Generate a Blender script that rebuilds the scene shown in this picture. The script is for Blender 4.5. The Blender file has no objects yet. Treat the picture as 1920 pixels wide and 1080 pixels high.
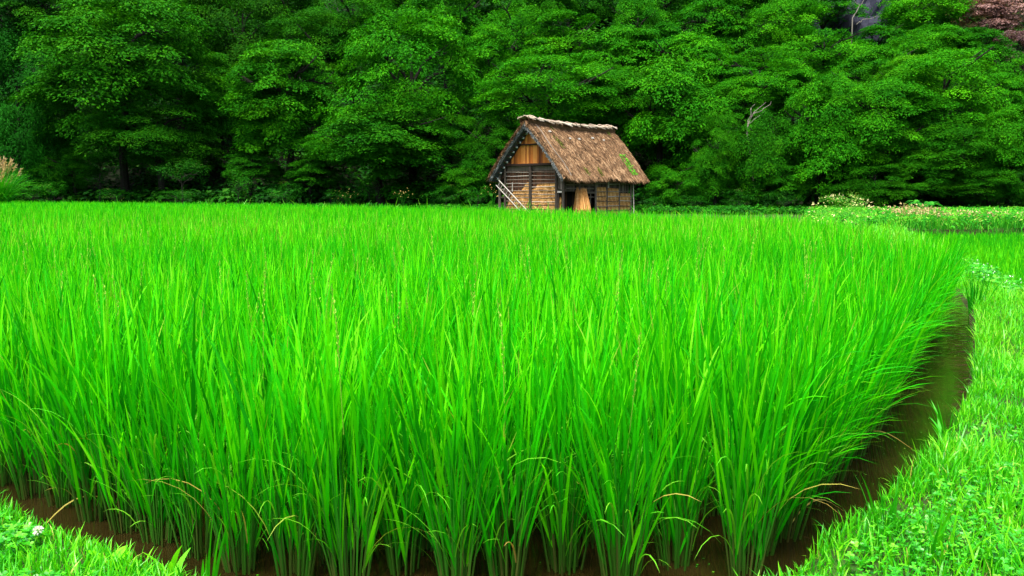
import bpy, bmesh, math, random
import numpy as np
from mathutils import Vector, Matrix

SC = bpy.context.scene
COL = SC.collection
rng = np.random.default_rng(11)
random.seed(11)
PI = math.pi

# ------------------------------------------------------------------ camera
H = 1.45; F = 1600.0; HORIZON = 365.0
TH = math.atan((540 - HORIZON) / F)
CT, ST = math.cos(TH), math.sin(TH)
cam_d = bpy.data.cameras.new('camera'); cam = bpy.data.objects.new('camera', cam_d); COL.objects.link(cam)
cam.location = (0, 0, H); cam.rotation_euler = (PI/2 - TH, 0, 0)
cam_d.sensor_width = 36; cam_d.lens = 36 * F / 1920; cam_d.clip_start = .05; cam_d.clip_end = 1000
SC.camera = cam

def ray(px, py):
    a = (px - 960) / F; b = (540 - py) / F
    return a, CT + b * ST, -ST + b * CT
def on_ground(px, py, z=0.0):
    d = ray(px, py); t = (z - H) / d[2]
    return d[0] * t, d[1] * t
def at_depth(px, py, Y):
    d = ray(px, py); t = Y / d[1]
    return d[0] * t, Y, H + d[2] * t
def project(x, y, z):
    dz = z - H; w = y * CT - dz * ST; v = y * ST + dz * CT
    return 960 + F * x / w, 540 - F * v / w

# ------------------------------------------------------------------ object helpers
def link(o, parent=None):
    COL.objects.link(o)
    if parent is not None: o.parent = parent
    return o
def tag(o, label=None, cat=None, group=None, kind=None):
    if label: o['label'] = label
    if cat: o['category'] = cat
    if group: o['group'] = group
    if kind: o['kind'] = kind
    return o
def empty(name, loc, rz=0.0, label=None, cat=None, group=None):
    o = bpy.data.objects.new(name, None); o.empty_display_size = .2
    o.location = loc; o.rotation_euler = (0, 0, rz)
    link(o); return tag(o, label, cat, group)

class NM:
    """collects vertex / quad arrays, a tint per vertex and a material slot per face"""
    def __init__(s): s.v = []; s.f = []; s.t = []; s.m = []; s.n = 0
    def add(s, v, f, t, mi=0):
        v = np.asarray(v, np.float32).reshape(-1, 3); f = np.asarray(f, np.int32).reshape(-1, 4)
        s.v.append(v); s.f.append(f + s.n); s.n += len(v)
        s.t.append(np.broadcast_to(np.asarray(t, np.float32), (len(v),)).astype(np.float32))
        s.m.append(np.full(len(f), mi, np.int32))
    def arrays(s):
        return np.concatenate(s.v), np.concatenate(s.f), np.concatenate(s.t), np.concatenate(s.m)
    def add_arrays(s, A, M=None, dt=0.0):
        v, f, t, m = A
        if M is not None: v = v @ M[:3, :3].T.astype(np.float32) + M[:3, 3].astype(np.float32)
        s.v.append(v.astype(np.float32)); s.f.append(f + s.n); s.n += len(v); s.t.append(np.clip(t + dt, 0, 1).astype(np.float32)); s.m.append(m)
    def mesh(s, name, mats, smooth=False):
        v, f, t, m = s.arrays()
        me = bpy.data.meshes.new(name)
        me.vertices.add(len(v)); me.vertices.foreach_set('co', v.ravel())
        me.loops.add(f.size); me.loops.foreach_set('vertex_index', f.ravel())
        me.polygons.add(len(f)); me.polygons.foreach_set('loop_start', np.arange(0, f.size, 4, dtype=np.int32))
        for k in (mats if isinstance(mats, (list, tuple)) else [mats]): me.materials.append(k)
        me.polygons.foreach_set('material_index', m)
        me.polygons.foreach_set('use_smooth', np.full(len(f), smooth))
        a = me.attributes.new('tint', 'FLOAT', 'POINT'); a.data.foreach_set('value', t)
        me.update(calc_edges=True)
        return me
    def obj(s, name, mats, parent=None, smooth=False):
        return link(bpy.data.objects.new(name, s.mesh(name, mats, smooth)), parent)

def norm(a): return a / np.maximum(np.linalg.norm(a, axis=-1, keepdims=True), 1e-9)

def ribbons(nm, P, W, side, tint, mi=0, fold=0.0):
    """P [N,S+1,3] centre lines, W [N,S+1] widths, side [N,3]; tint [N] or [N,S+1]"""
    P = np.asarray(P, np.float32); N, S1, _ = P.shape
    sd = norm(np.asarray(side, np.float32))[:, None, :] * (np.asarray(W, np.float32) * .5)[:, :, None]
    V = np.stack([P - sd, P + sd], 2).reshape(-1, 3)
    i = np.arange(N)[:, None] * (S1 * 2) + np.arange(S1 - 1)[None] * 2
    Fq = np.stack([i, i + 1, i + 3, i + 2], -1).reshape(-1, 4)
    T = np.asarray(tint, np.float32)
    if T.ndim == 1: T = np.repeat(T[:, None], S1, 1)
    nm.add(V, Fq, np.repeat(T.reshape(-1), 2), mi)

def tubes(nm, P, R, tint, n=5, mi=0, cap=False):
    P = np.asarray(P, np.float32); N, S1, _ = P.shape; R = np.asarray(R, np.float32)
    d = norm(P[:, -1] - P[:, 0]); ref = np.where(np.abs(d[:, 2:3]) < .9, np.array([[0, 0, 1.]]), np.array([[1., 0, 0]]))
    u = norm(np.cross(d, ref)); w = np.cross(d, u)
    a = np.arange(n) / n * 2 * PI
    ring = np.cos(a)[None, :, None] * u[:, None] + np.sin(a)[None, :, None] * w[:, None]
    V = P[:, :, None, :] + ring[:, None] * R[:, :, None, None]
    b = np.arange(N)[:, None, None] * (S1 * n) + np.arange(S1 - 1)[None, :, None] * n
    k = np.arange(n)[None, None]; k2 = (k + 1) % n
    Fq = np.stack([b + k, b + k2, b + k2 + n, b + k + n], -1).reshape(-1, 4)
    T = np.asarray(tint, np.float32)
    nm.add(V.reshape(-1, 3), Fq, np.repeat(np.broadcast_to(T.reshape(N, -1), (N, S1)).reshape(-1), n), mi)
    if cap and n == 4:
        for e in (0, S1 - 1):
            q = np.arange(N)[:, None] * (S1 * n) + e * n + np.arange(4)[None]
            nm.f.append((q + nm.n - N * S1 * n).astype(np.int32)); nm.m.append(np.full(N, mi, np.int32))

def kites(nm, C, U, V, L, W, tint, mi=0):
    """leaf-shaped quads from base C along U, width along V"""
    L = np.asarray(L)[:, None]; W = np.asarray(W)[:, None]
    b = C; tip = C + U * L; l = C + U * L * .45 - V * W * .5; r = C + U * L * .45 + V * W * .5
    X = np.stack([b, l, tip, r], 1).reshape(-1, 3)
    Fq = np.arange(len(C) * 4).reshape(-1, 4)
    nm.add(X, Fq, np.repeat(tint, 4), mi)

def box_np(nm, a, b, tint=.5, mi=0):
    x0, y0, z0 = a; x1, y1, z1 = b
    v = [(x0,y0,z0),(x1,y0,z0),(x1,y1,z0),(x0,y1,z0),(x0,y0,z1),(x1,y0,z1),(x1,y1,z1),(x0,y1,z1)]
    nm.add(v, [(0,3,2,1),(4,5,6,7),(0,1,5,4),(1,2,6,5),(2,3,7,6),(3,0,4,7)], tint, mi)

def pole(nm, p0, p1, r0, r1=None, tint=.5, n=7, wob=.0, seg=4, mi=0):
    p0 = np.array(p0, float); p1 = np.array(p1, float); r1 = r0 if r1 is None else r1
    t = np.linspace(0, 1, seg + 1)[:, None]
    P = p0 + (p1 - p0) * t
    if wob: P[1:-1] += rng.normal(0, wob, (seg - 1, 3))
    R = r0 + (r1 - r0) * t[:, 0]
    tubes(nm, P[None], R[None], np.array([tint]), n, mi)
    for e in (0, seg):     # end caps as fans of quads
        base = nm.n; ring = nm.v[-1][e * n:(e + 1) * n] if e == 0 else nm.v[-2][e * n:(e + 1) * n]
        c = ring.mean(0); V = np.vstack([ring, c[None]])
        Fq = [(k, (k + 1) % n, (k + 2) % n, n) for k in range(0, n - 1, 2)]
        if n % 2: Fq.append((n - 1, 0, n, n - 1)) if False else None
        nm.add(V, [q for q in Fq if q], tint, mi)

# ------------------------------------------------------------------ materials
def mat(name):
    m = bpy.data.materials.new(name); m.use_nodes = True
    nt = m.node_tree; nt.nodes.clear()
    return m, nt, nt.nodes, nt.links
def ramp(N, stops, interp='LINEAR'):
    r = N.new('ShaderNodeValToRGB'); r.color_ramp.interpolation = interp
    e = r.color_ramp.elements
    while len(e) < len(stops): e.new(.5)
    for k, (p, c) in enumerate(stops): e[k].position = p; e[k].color = (*c, 1)
    return r
def leaf_mat(name, stops, transl=.35, rough=.5, spec=.25, objcol=False, tcol=(1.15, 1.1, .6), vary=0.0):
    m, nt, N, L = mat(name)
    at = N.new('ShaderNodeAttribute'); at.attribute_name = 'tint'
    r = ramp(N, stops); L.new(at.outputs['Fac'], r.inputs['Fac']); col = r.outputs['Color']
    oi = N.new('ShaderNodeObjectInfo')
    if objcol:
        mx = N.new('ShaderNodeMix'); mx.data_type = 'RGBA'; mx.blend_type = 'MULTIPLY'; mx.inputs[0].default_value = 1
        L.new(col, mx.inputs[6]); L.new(oi.outputs['Color'], mx.inputs[7]); col = mx.outputs[2]
    if vary:
        ma = N.new('ShaderNodeMapRange'); ma.inputs[3].default_value = 1 - vary; ma.inputs[4].default_value = 1 + vary
        L.new(oi.outputs['Random'], ma.inputs[0])
        hs = N.new('ShaderNodeHueSaturation'); L.new(ma.outputs[0], hs.inputs['Value']); L.new(col, hs.inputs['Color']); col = hs.outputs[0]
    p = N.new('ShaderNodeBsdfPrincipled'); L.new(col, p.inputs['Base Color']); p.inputs['Roughness'].default_value = rough
    p.inputs['Specular IOR Level'].default_value = spec
    t = N.new('ShaderNodeBsdfTranslucent')
    mt = N.new('ShaderNodeMix'); mt.data_type = 'RGBA'; mt.blend_type = 'MULTIPLY'; mt.inputs[0].default_value = 1
    L.new(col, mt.inputs[6]); mt.inputs[7].default_value = (*tcol, 1); L.new(mt.outputs[2], t.inputs['Color'])
    ms = N.new('ShaderNodeMixShader'); ms.inputs[0].default_value = transl
    L.new(p.outputs[0], ms.inputs[1]); L.new(t.outputs[0], ms.inputs[2])
    o = N.new('ShaderNodeOutputMaterial'); L.new(ms.outputs[0], o.inputs[0])
    return m
def tint_mat(name, stops, rough=.8, noise=None, bump=0.0, spec=.2):
    """tint attribute through a ramp; noise=(scale xyz, amount) breaks it up in object space"""
    m, nt, N, L = mat(name)
    at = N.new('ShaderNodeAttribute'); at.attribute_name = 'tint'; fac = at.outputs['Fac']
    p = N.new('ShaderNodeBsdfPrincipled'); p.inputs['Roughness'].default_value = rough; p.inputs['Specular IOR Level'].default_value = spec
    if noise:
        tc = N.new('ShaderNodeTexCoord'); mp = N.new('ShaderNodeMapping'); mp.inputs['Scale'].default_value = noise[0]
        L.new(tc.outputs['Object'], mp.inputs[0])
        nz = N.new('ShaderNodeTexNoise'); nz.inputs['Scale'].default_value = 1; nz.inputs['Detail'].default_value = 6; nz.inputs['Roughness'].default_value = .65
        L.new(mp.outputs[0], nz.inputs[0])
        a = N.new('ShaderNodeMath'); a.operation = 'MULTIPLY_ADD'; a.inputs[1].default_value = noise[1]; L.new(nz.outputs[0], a.inputs[0])
        s = N.new('ShaderNodeMath'); s.operation = 'SUBTRACT'; L.new(fac, s.inputs[0]); s.inputs[1].default_value = noise[1] * .5
        L.new(s.outputs[0], a.inputs[2]); fac = a.outputs[0]
        if bump:
            b = N.new('ShaderNodeBump'); b.inputs['Strength'].default_value = bump; b.inputs['Distance'].default_value = .03
            L.new(nz.outputs[0], b.inputs['Height']); L.new(b.outputs[0], p.inputs['Normal'])
    r = ramp(N, stops); L.new(fac, r.inputs[0]); L.new(r.outputs[0], p.inputs['Base Color'])
    o = N.new('ShaderNodeOutputMaterial'); L.new(p.outputs[0], o.inputs[0])
    return m

M = {}
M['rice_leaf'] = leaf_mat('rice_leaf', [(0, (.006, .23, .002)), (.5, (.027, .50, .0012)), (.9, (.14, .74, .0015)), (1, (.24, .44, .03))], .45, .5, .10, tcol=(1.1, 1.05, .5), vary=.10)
M['rice_stem'] = leaf_mat('rice_stem', [(0, (.10, .075, .02)), (.35, (.035, .11, .008)), (1, (.012, .22, .004))], .15, .5, .2)
M['rice_dry'] = leaf_mat('rice_dry', [(0, (.30, .15, .04)), (.5, (.34, .36, .05)), (.8, (.14, .42, .015)), (1, (.04, .40, .004))], .3, .6, .2)
M['seed'] = leaf_mat('rice_seed', [(0, (.15, .40, .02)), (1, (.36, .56, .06))], .2, .6, .2)
M['paddy2'] = leaf_mat('young_rice', [(0, (.010, .27, .002)), (.5, (.03, .44, .002)), (1, (.12, .62, .003))], .4, .5, .1)
M['bank_grass'] = leaf_mat('bank_grass', [(0, (.008, .22, .003)), (.45, (.05, .48, .003)), (.9, (.20, .70, .010)), (1, (.42, .46, .08))], .42, .4, .35)
M['clover'] = leaf_mat('clover', [(0, (.006, .15, .006)), (.6, (.04, .42, .005)), (1, (.18, .62, .02))], .3, .4, .4)
G0 = [(0, (.005, .07, .0015)), (.5, (.018, .165, .002)), (1, (.065, .31, .003))]
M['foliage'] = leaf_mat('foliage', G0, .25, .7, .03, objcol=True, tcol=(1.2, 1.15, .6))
M['conifer'] = leaf_mat('conifer', [(0, (.002, .034, .0015)), (.6, (.005, .075, .002)), (1, (.012, .12, .004))], .15, .7, .03, objcol=True)
M['pinkleaf'] = leaf_mat('pink_leaf', [(0, (.13, .07, .065)), (.6, (.30, .17, .15)), (1, (.45, .29, .25))], .25, .6, .2, objcol=True)
M['shrub'] = leaf_mat('shrub', [(0, (.005, .06, .005)), (.5, (.012, .14, .004)), (.93, (.04, .25, .006)), (1, (.2, .25, .06))], .3, .6, .06, objcol=True)
M['weed'] = leaf_mat('weed', [(0, (.012, .15, .008)), (.5, (.035, .33, .012)), (.8, (.14, .50, .02)), (1, (.45, .46, .12))], .35, .55, .08, objcol=True)
M['petal'] = leaf_mat('petal', [(0, (.6, .62, .5)), (1, (.82, .82, .8))], .2, .6, .2)
M['yellow'] = leaf_mat('yellow_flower', [(0, (.45, .34, .08)), (1, (.65, .50, .16))], .2, .6, .2)
M['plume'] = leaf_mat('plume', [(0, (.34, .23, .09)), (1, (.62, .50, .26))], .3, .7, .1)
M['cream'] = leaf_mat('cream_flower', [(0, (.42, .42, .12)), (1, (.66, .58, .30))], .2, .6, .1)
M['bush'] = leaf_mat('bush_leaf', [(0, (.03, .20, .010)), (.5, (.09, .36, .02)), (1, (.26, .52, .05))], .35, .5, .2)
M['bark'] = tint_mat('bark', [(0, (.004, .004, .003)), (.5, (.009, .009, .006)), (1, (.022, .021, .015))], .9, ((3, 3, .8), .6), .5)
M['pale_bark'] = tint_mat('pale_bark', [(0, (.07, .065, .05)), (1, (.21, .19, .155))], .9, ((4, 4, 1), .5), .3)
M['thatch'] = tint_mat('thatch', [(0, (.020, .013, .007)), (.3, (.080, .045, .022)), (.55, (.185, .105, .052)), (.8, (.32, .19, .095)), (1, (.44, .30, .17))], .95, ((7, 7, 7), .55), .8, .1)
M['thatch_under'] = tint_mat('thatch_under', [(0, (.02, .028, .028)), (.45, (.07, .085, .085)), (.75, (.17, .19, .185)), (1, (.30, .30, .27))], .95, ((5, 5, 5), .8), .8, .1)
M['moss'] = leaf_mat('moss', [(0, (.09, .10, .02)), (1, (.17, .20, .035))], .1, .9, .1)
M['ridge_bark'] = tint_mat('ridge_bark', [(0, (.06, .04, .025)), (.5, (.30, .23, .16)), (1, (.60, .50, .38))], .85, ((6, 6, 6), .7), .5)
M['board'] = tint_mat('gable_board', [(0, (.03, .010, .004)), (.35, (.16, .045, .008)), (.7, (.40, .125, .018)), (1, (.52, .21, .042))], .75, ((22, 22, 1.1), .8), .3)
M['old_wood'] = tint_mat('old_wood', [(0, (.022, .017, .013)), (.5, (.085, .068, .05)), (.8, (.21, .18, .14)), (1, (.42, .40, .34))], .85, ((12, 12, 2), .35), .3)
M['dark_wood'] = tint_mat('dark_wood', [(0, (.012, .008, .006)), (.5, (.06, .032, .018)), (1, (.17, .075, .04))], .9, ((16, 16, 1.2), .6), .3)
M['straw'] = tint_mat('straw', [(0, (.11, .045, .012)), (.4, (.35, .17, .045)), (.75, (.55, .30, .10)), (1, (.70, .48, .22))], .9, ((16, 16, 3), .4), .5, .1)
M['rope'] = tint_mat('rope', [(0, (.3, .34, .32)), (1, (.55, .6, .57))], .9)
M['rock'] = tint_mat('rock', [(0, (.010, .012, .022)), (.5, (.025, .028, .045)), (1, (.08, .08, .10))], .9, ((.5, .5, .8), .9), 1.0)

def ground_mat():
    m, nt, N, L = mat('soil')
    tc = N.new('ShaderNodeTexCoord')
    nz = N.new('ShaderNodeTexNoise'); nz.inputs['Scale'].default_value = 2.2; nz.inputs['Detail'].default_value = 9; L.new(tc.outputs['Object'], nz.inputs[0])
    r = ramp(N, [(.3, (.03, .022, .012)), (.5, (.025, .05, .01)), (.7, (.03, .10, .012))]); L.new(nz.outputs[0], r.inputs[0])
    r2 = ramp(N, [(.3, (.020, .013, .005)), (.7, (.045, .030, .012))]); L.new(nz.outputs[0], r2.inputs[0])
    at = N.new('ShaderNodeAttribute'); at.attribute_name = 'tint'
    mx = N.new('ShaderNodeMix'); mx.data_type = 'RGBA'; L.new(at.outputs['Fac'], mx.inputs[0]); L.new(r2.outputs[0], mx.inputs[6]); L.new(r.outputs[0], mx.inputs[7])
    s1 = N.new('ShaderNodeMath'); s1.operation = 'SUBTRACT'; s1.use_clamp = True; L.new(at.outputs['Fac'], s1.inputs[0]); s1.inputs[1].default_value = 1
    r3 = ramp(N, [(.3, (.003, .005, .002)), (.7, (.006, .010, .003))]); L.new(nz.outputs[0], r3.inputs[0])      # leaf litter of the forest floor, darkened to paint in the hollows' shade
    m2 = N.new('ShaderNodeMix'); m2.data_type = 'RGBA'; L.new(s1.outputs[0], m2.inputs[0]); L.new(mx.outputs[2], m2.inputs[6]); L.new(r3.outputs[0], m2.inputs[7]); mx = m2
    p = N.new('ShaderNodeBsdfPrincipled'); p.inputs['Roughness'].default_value = .95; p.inputs['Specular IOR Level'].default_value = .1
    L.new(mx.outputs[2], p.inputs['Base Color'])
    b = N.new('ShaderNodeBump'); b.inputs['Strength'].default_value = .6; b.inputs['Distance'].default_value = .05; L.new(nz.outputs[0], b.inputs['Height']); L.new(b.outputs[0], p.inputs['Normal'])
    o = N.new('ShaderNodeOutputMaterial'); L.new(p.outputs[0], o.inputs[0]); return m
def water_mat():
    m, nt, N, L = mat('muddy_water')
    tc = N.new('ShaderNodeTexCoord')
    nz = N.new('ShaderNodeTexNoise'); nz.inputs['Scale'].default_value = 1.7; nz.inputs['Detail'].default_value = 5; L.new(tc.outputs['Object'], nz.inputs[0])
    r = ramp(N, [(.3, (.009, .0066, .0014)), (.55, (.015, .0105, .0025)), (.75, (.024, .0165, .0045))]); L.new(nz.outputs[0], r.inputs[0])
    p = N.new('ShaderNodeBsdfPrincipled'); p.inputs['Roughness'].default_value = .06; p.inputs['IOR'].default_value = 1.33
    L.new(r.outputs[0], p.inputs['Base Color'])
    mp = N.new('ShaderNodeMapping'); mp.inputs['Scale'].default_value = (4, 6, 1); mp.inputs['Rotation'].default_value = (0, 0, -.55); L.new(tc.outputs['Object'], mp.inputs[0])
    n2 = N.new('ShaderNodeTexNoise'); n2.inputs['Scale'].default_value = 1.6; n2.inputs['Detail'].default_value = 2; L.new(mp.outputs[0], n2.inputs[0])
    # the ripples grow towards the far, open end of the ditch
    sx = N.new('ShaderNodeSeparateXYZ'); L.new(tc.outputs['Object'], sx.inputs[0])
    mr = N.new('ShaderNodeMapRange'); mr.inputs[1].default_value = 5.6; mr.inputs[2].default_value = 8.0; mr.inputs[3].default_value = .03; mr.inputs[4].default_value = 1.0
    L.new(sx.outputs['Y'], mr.inputs[0])
    b = N.new('ShaderNodeBump'); b.inputs['Distance'].default_value = .010; L.new(mr.outputs[0], b.inputs['Strength']); L.new(n2.outputs[0], b.inputs['Height']); L.new(b.outputs[0], p.inputs['Normal'])
    o = N.new('ShaderNodeOutputMaterial'); L.new(p.outputs[0], o.inputs[0]); return m
M['ground'] = ground_mat(); M['water'] = water_mat()

# ------------------------------------------------------------------ layout (plan view, metres)
def inside(poly, x, y):
    x = np.asarray(x); y = np.asarray(y); r = np.zeros(x.shape, bool); n = len(poly)
    for i in range(n):
        x0, y0 = poly[i]; x1, y1 = poly[(i + 1) % n]
        c = ((y0 > y) != (y1 > y)) & (x < (x1 - x0) * (y - y0) / ((y1 - y0) or 1e-9) + x0)
        r ^= c
    return r
def sdist(poly, x, y, closed=True):
    """distance to the outline"""
    x = np.asarray(x, float); y = np.asarray(y, float); d = np.full(x.shape, 1e9); n = len(poly)
    for i in range(n if closed else n - 1):
        x0, y0 = poly[i]; x1, y1 = poly[(i + 1) % n]; dx, dy = x1 - x0, y1 - y0
        t = np.clip(((x - x0) * dx + (y - y0) * dy) / (dx * dx + dy * dy + 1e-12), 0, 1)
        d = np.minimum(d, np.hypot(x - x0 - t * dx, y - y0 - t * dy))
    return d
FRONT_PX = [(8, 905), (62, 930), (118, 948), (178, 972), (238, 992), (300, 1015), (372, 1042), (455, 1066), (548, 1088), (655, 1092), (758, 1070), (858, 1094), (950, 1088), (1058, 1066), (1165, 1092), (1268, 1058), (1390, 1078)]
front_row = [on_ground(*p) for p in FRONT_PX]
RIGHT_PX = [(1390, 1078), (1470, 985), (1560, 892), (1650, 825), (1722, 745), (1772, 660), (1795, 595)]
right_line = [on_ground(*p) for p in RIGHT_PX]
right_line = [right_line[0]] + [(x - (.28 if k > 3 else .12 if k == 3 else 0), y) for k, (x, y) in enumerate(right_line[1:], 1)]
ZT = 1.03
far_line = [(5.3, 12.6), on_ground(1660, 411, ZT), on_ground(1600, 403, ZT), on_ground(1500, 396.5, ZT), on_ground(1380, 392.5, ZT), on_ground(1180, 390.5, ZT), on_ground(960, 385, ZT), on_ground(500, 379, ZT), on_ground(0, 375, ZT)]
a0, a1 = np.array(front_row[0]), np.array(front_row[2]); dv = (a0 - a1) / np.linalg.norm(a0 - a1)
left_far = tuple(a0 + dv * 14)
RICE = [left_far] + front_row + right_line[1:] + far_line + [(far_line[-1][0] - 12, far_line[-1][1] - 4)]
bank_edge_px = [(1440, 1120), (1500, 1055), (1570, 1000), (1690, 912), (1762, 822), (1828, 742), (1848, 640), (1838, 585), (1812, 552)]
bank_edge = [on_ground(*p) for p in bank_edge_px]
bank_edge = [(x + (.12 if k < 5 else .02 if k == 5 else -.06), y) for k, (x, y) in enumerate(bank_edge)]
front_bank_px = [(-150, 940), (0, 998), (112, 1042), (215, 1090), (290, 1130)]
front_bank = [on_ground(*p) for p in front_bank_px]
b0, b1 = np.array(front_bank[0]), np.array(front_bank[1]); bv = (b0 - b1) / np.linalg.norm(b0 - b1)
WATER = [tuple(b0 + bv * 14)] + front_bank + [(-.95, 2.62), (0, 2.52), (.6, 2.55)] + bank_edge + [(6.15, 13.3)] + [(x + .5, y + .9) for x, y in far_line[1:]] + [(far_line[-1][0] - 14, far_line[-1][1] - 3)]
PADDY2 = [(6.95, 11.1), (8.2, 14.8), (9.3, 18.3), (11.2, 23.0), (13.5, 30.5), (34, 30.9), (40, 22), (26, 8.5), (7.2, 9.2)]

def toe(x): return 60 - .3 * x
def hill(s):
    s = np.asarray(s, float); t = np.maximum(s - 1, 0)
    return .5 * np.minimum(t, 110) * np.clip(t / 8, 0, 1) ** .5
def ground_z(x, y):
    x = np.asarray(x, float); y = np.asarray(y, float)
    base = .10 + .25 * np.clip((y - 24) / 12, 0, 1) + .05 * np.sin(x * 1.3 + y * .7) * np.clip((y - 2) / 4, 0, 1) * .5
    z = base + hill(y - toe(x)) * (1 + .06 * np.sin(x * .11) + .05 * np.sin(x * .31 + y * .2))
    d = sdist(WATER, x, y); i = inside(WATER, x, y)
    z = z + np.where(i, -(np.clip(d / .16, 0, 1)) * (base + .14), 0)
    d2 = sdist(PADDY2, x, y); i2 = inside(PADDY2, x, y)
    z = z + np.where(i2, -np.clip(d2 / .45, 0, 1) * (base + .35), 0)
    # raised weedy bank beyond the second paddy
    bk = np.clip((x - 8) / 3, 0, 1) * np.clip((y - 31) / 1.2, 0, 1) * np.clip((46 - y) / 6, 0, 1)
    return z + .08 * bk
def gz(x, y): return float(ground_z(np.array([x]), np.array([y]))[0])

def axis(lo, dense0, dense1, hi, step, grow=1.16):
    a = list(np.arange(dense0, dense1, step)); s = step
    v = dense1
    while v < hi: a.append(v); s = min(s * grow, 6); v += s
    a.append(hi); b = []; s = step; v = dense0
    while v > lo: s = min(s * grow, 6); v -= s; b.append(max(v, lo))
    return np.array(sorted(set(b + a)))
xs = axis(-170, -4.5, 9.5, 170, .13); ys = axis(-25, 2.0, 14.5, 260, .13)
X, Y = np.meshgrid(xs, ys); Z = ground_z(X.ravel(), Y.ravel())
nx, ny = len(xs), len(ys)
q = (np.arange(ny - 1)[:, None] * nx + np.arange(nx - 1)[None]).ravel()
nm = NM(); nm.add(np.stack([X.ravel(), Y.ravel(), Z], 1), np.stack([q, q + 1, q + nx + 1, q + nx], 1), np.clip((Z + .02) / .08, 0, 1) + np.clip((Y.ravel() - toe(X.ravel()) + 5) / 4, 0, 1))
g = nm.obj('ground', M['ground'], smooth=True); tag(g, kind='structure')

bm = bmesh.new()
cxy = np.array(WATER).mean(0)
vs = []
for i, (x, y) in enumerate(WATER): vs.append(bm.verts.new((x, y, 0)))
bm.faces.new(vs)
bmesh.ops.triangulate(bm, faces=bm.faces[:])
me = bpy.data.meshes.new('water'); bm.to_mesh(me); bm.free(); me.materials.append(M['water'])
w = link(bpy.data.objects.new('water', me)); tag(w, kind='structure')

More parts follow.
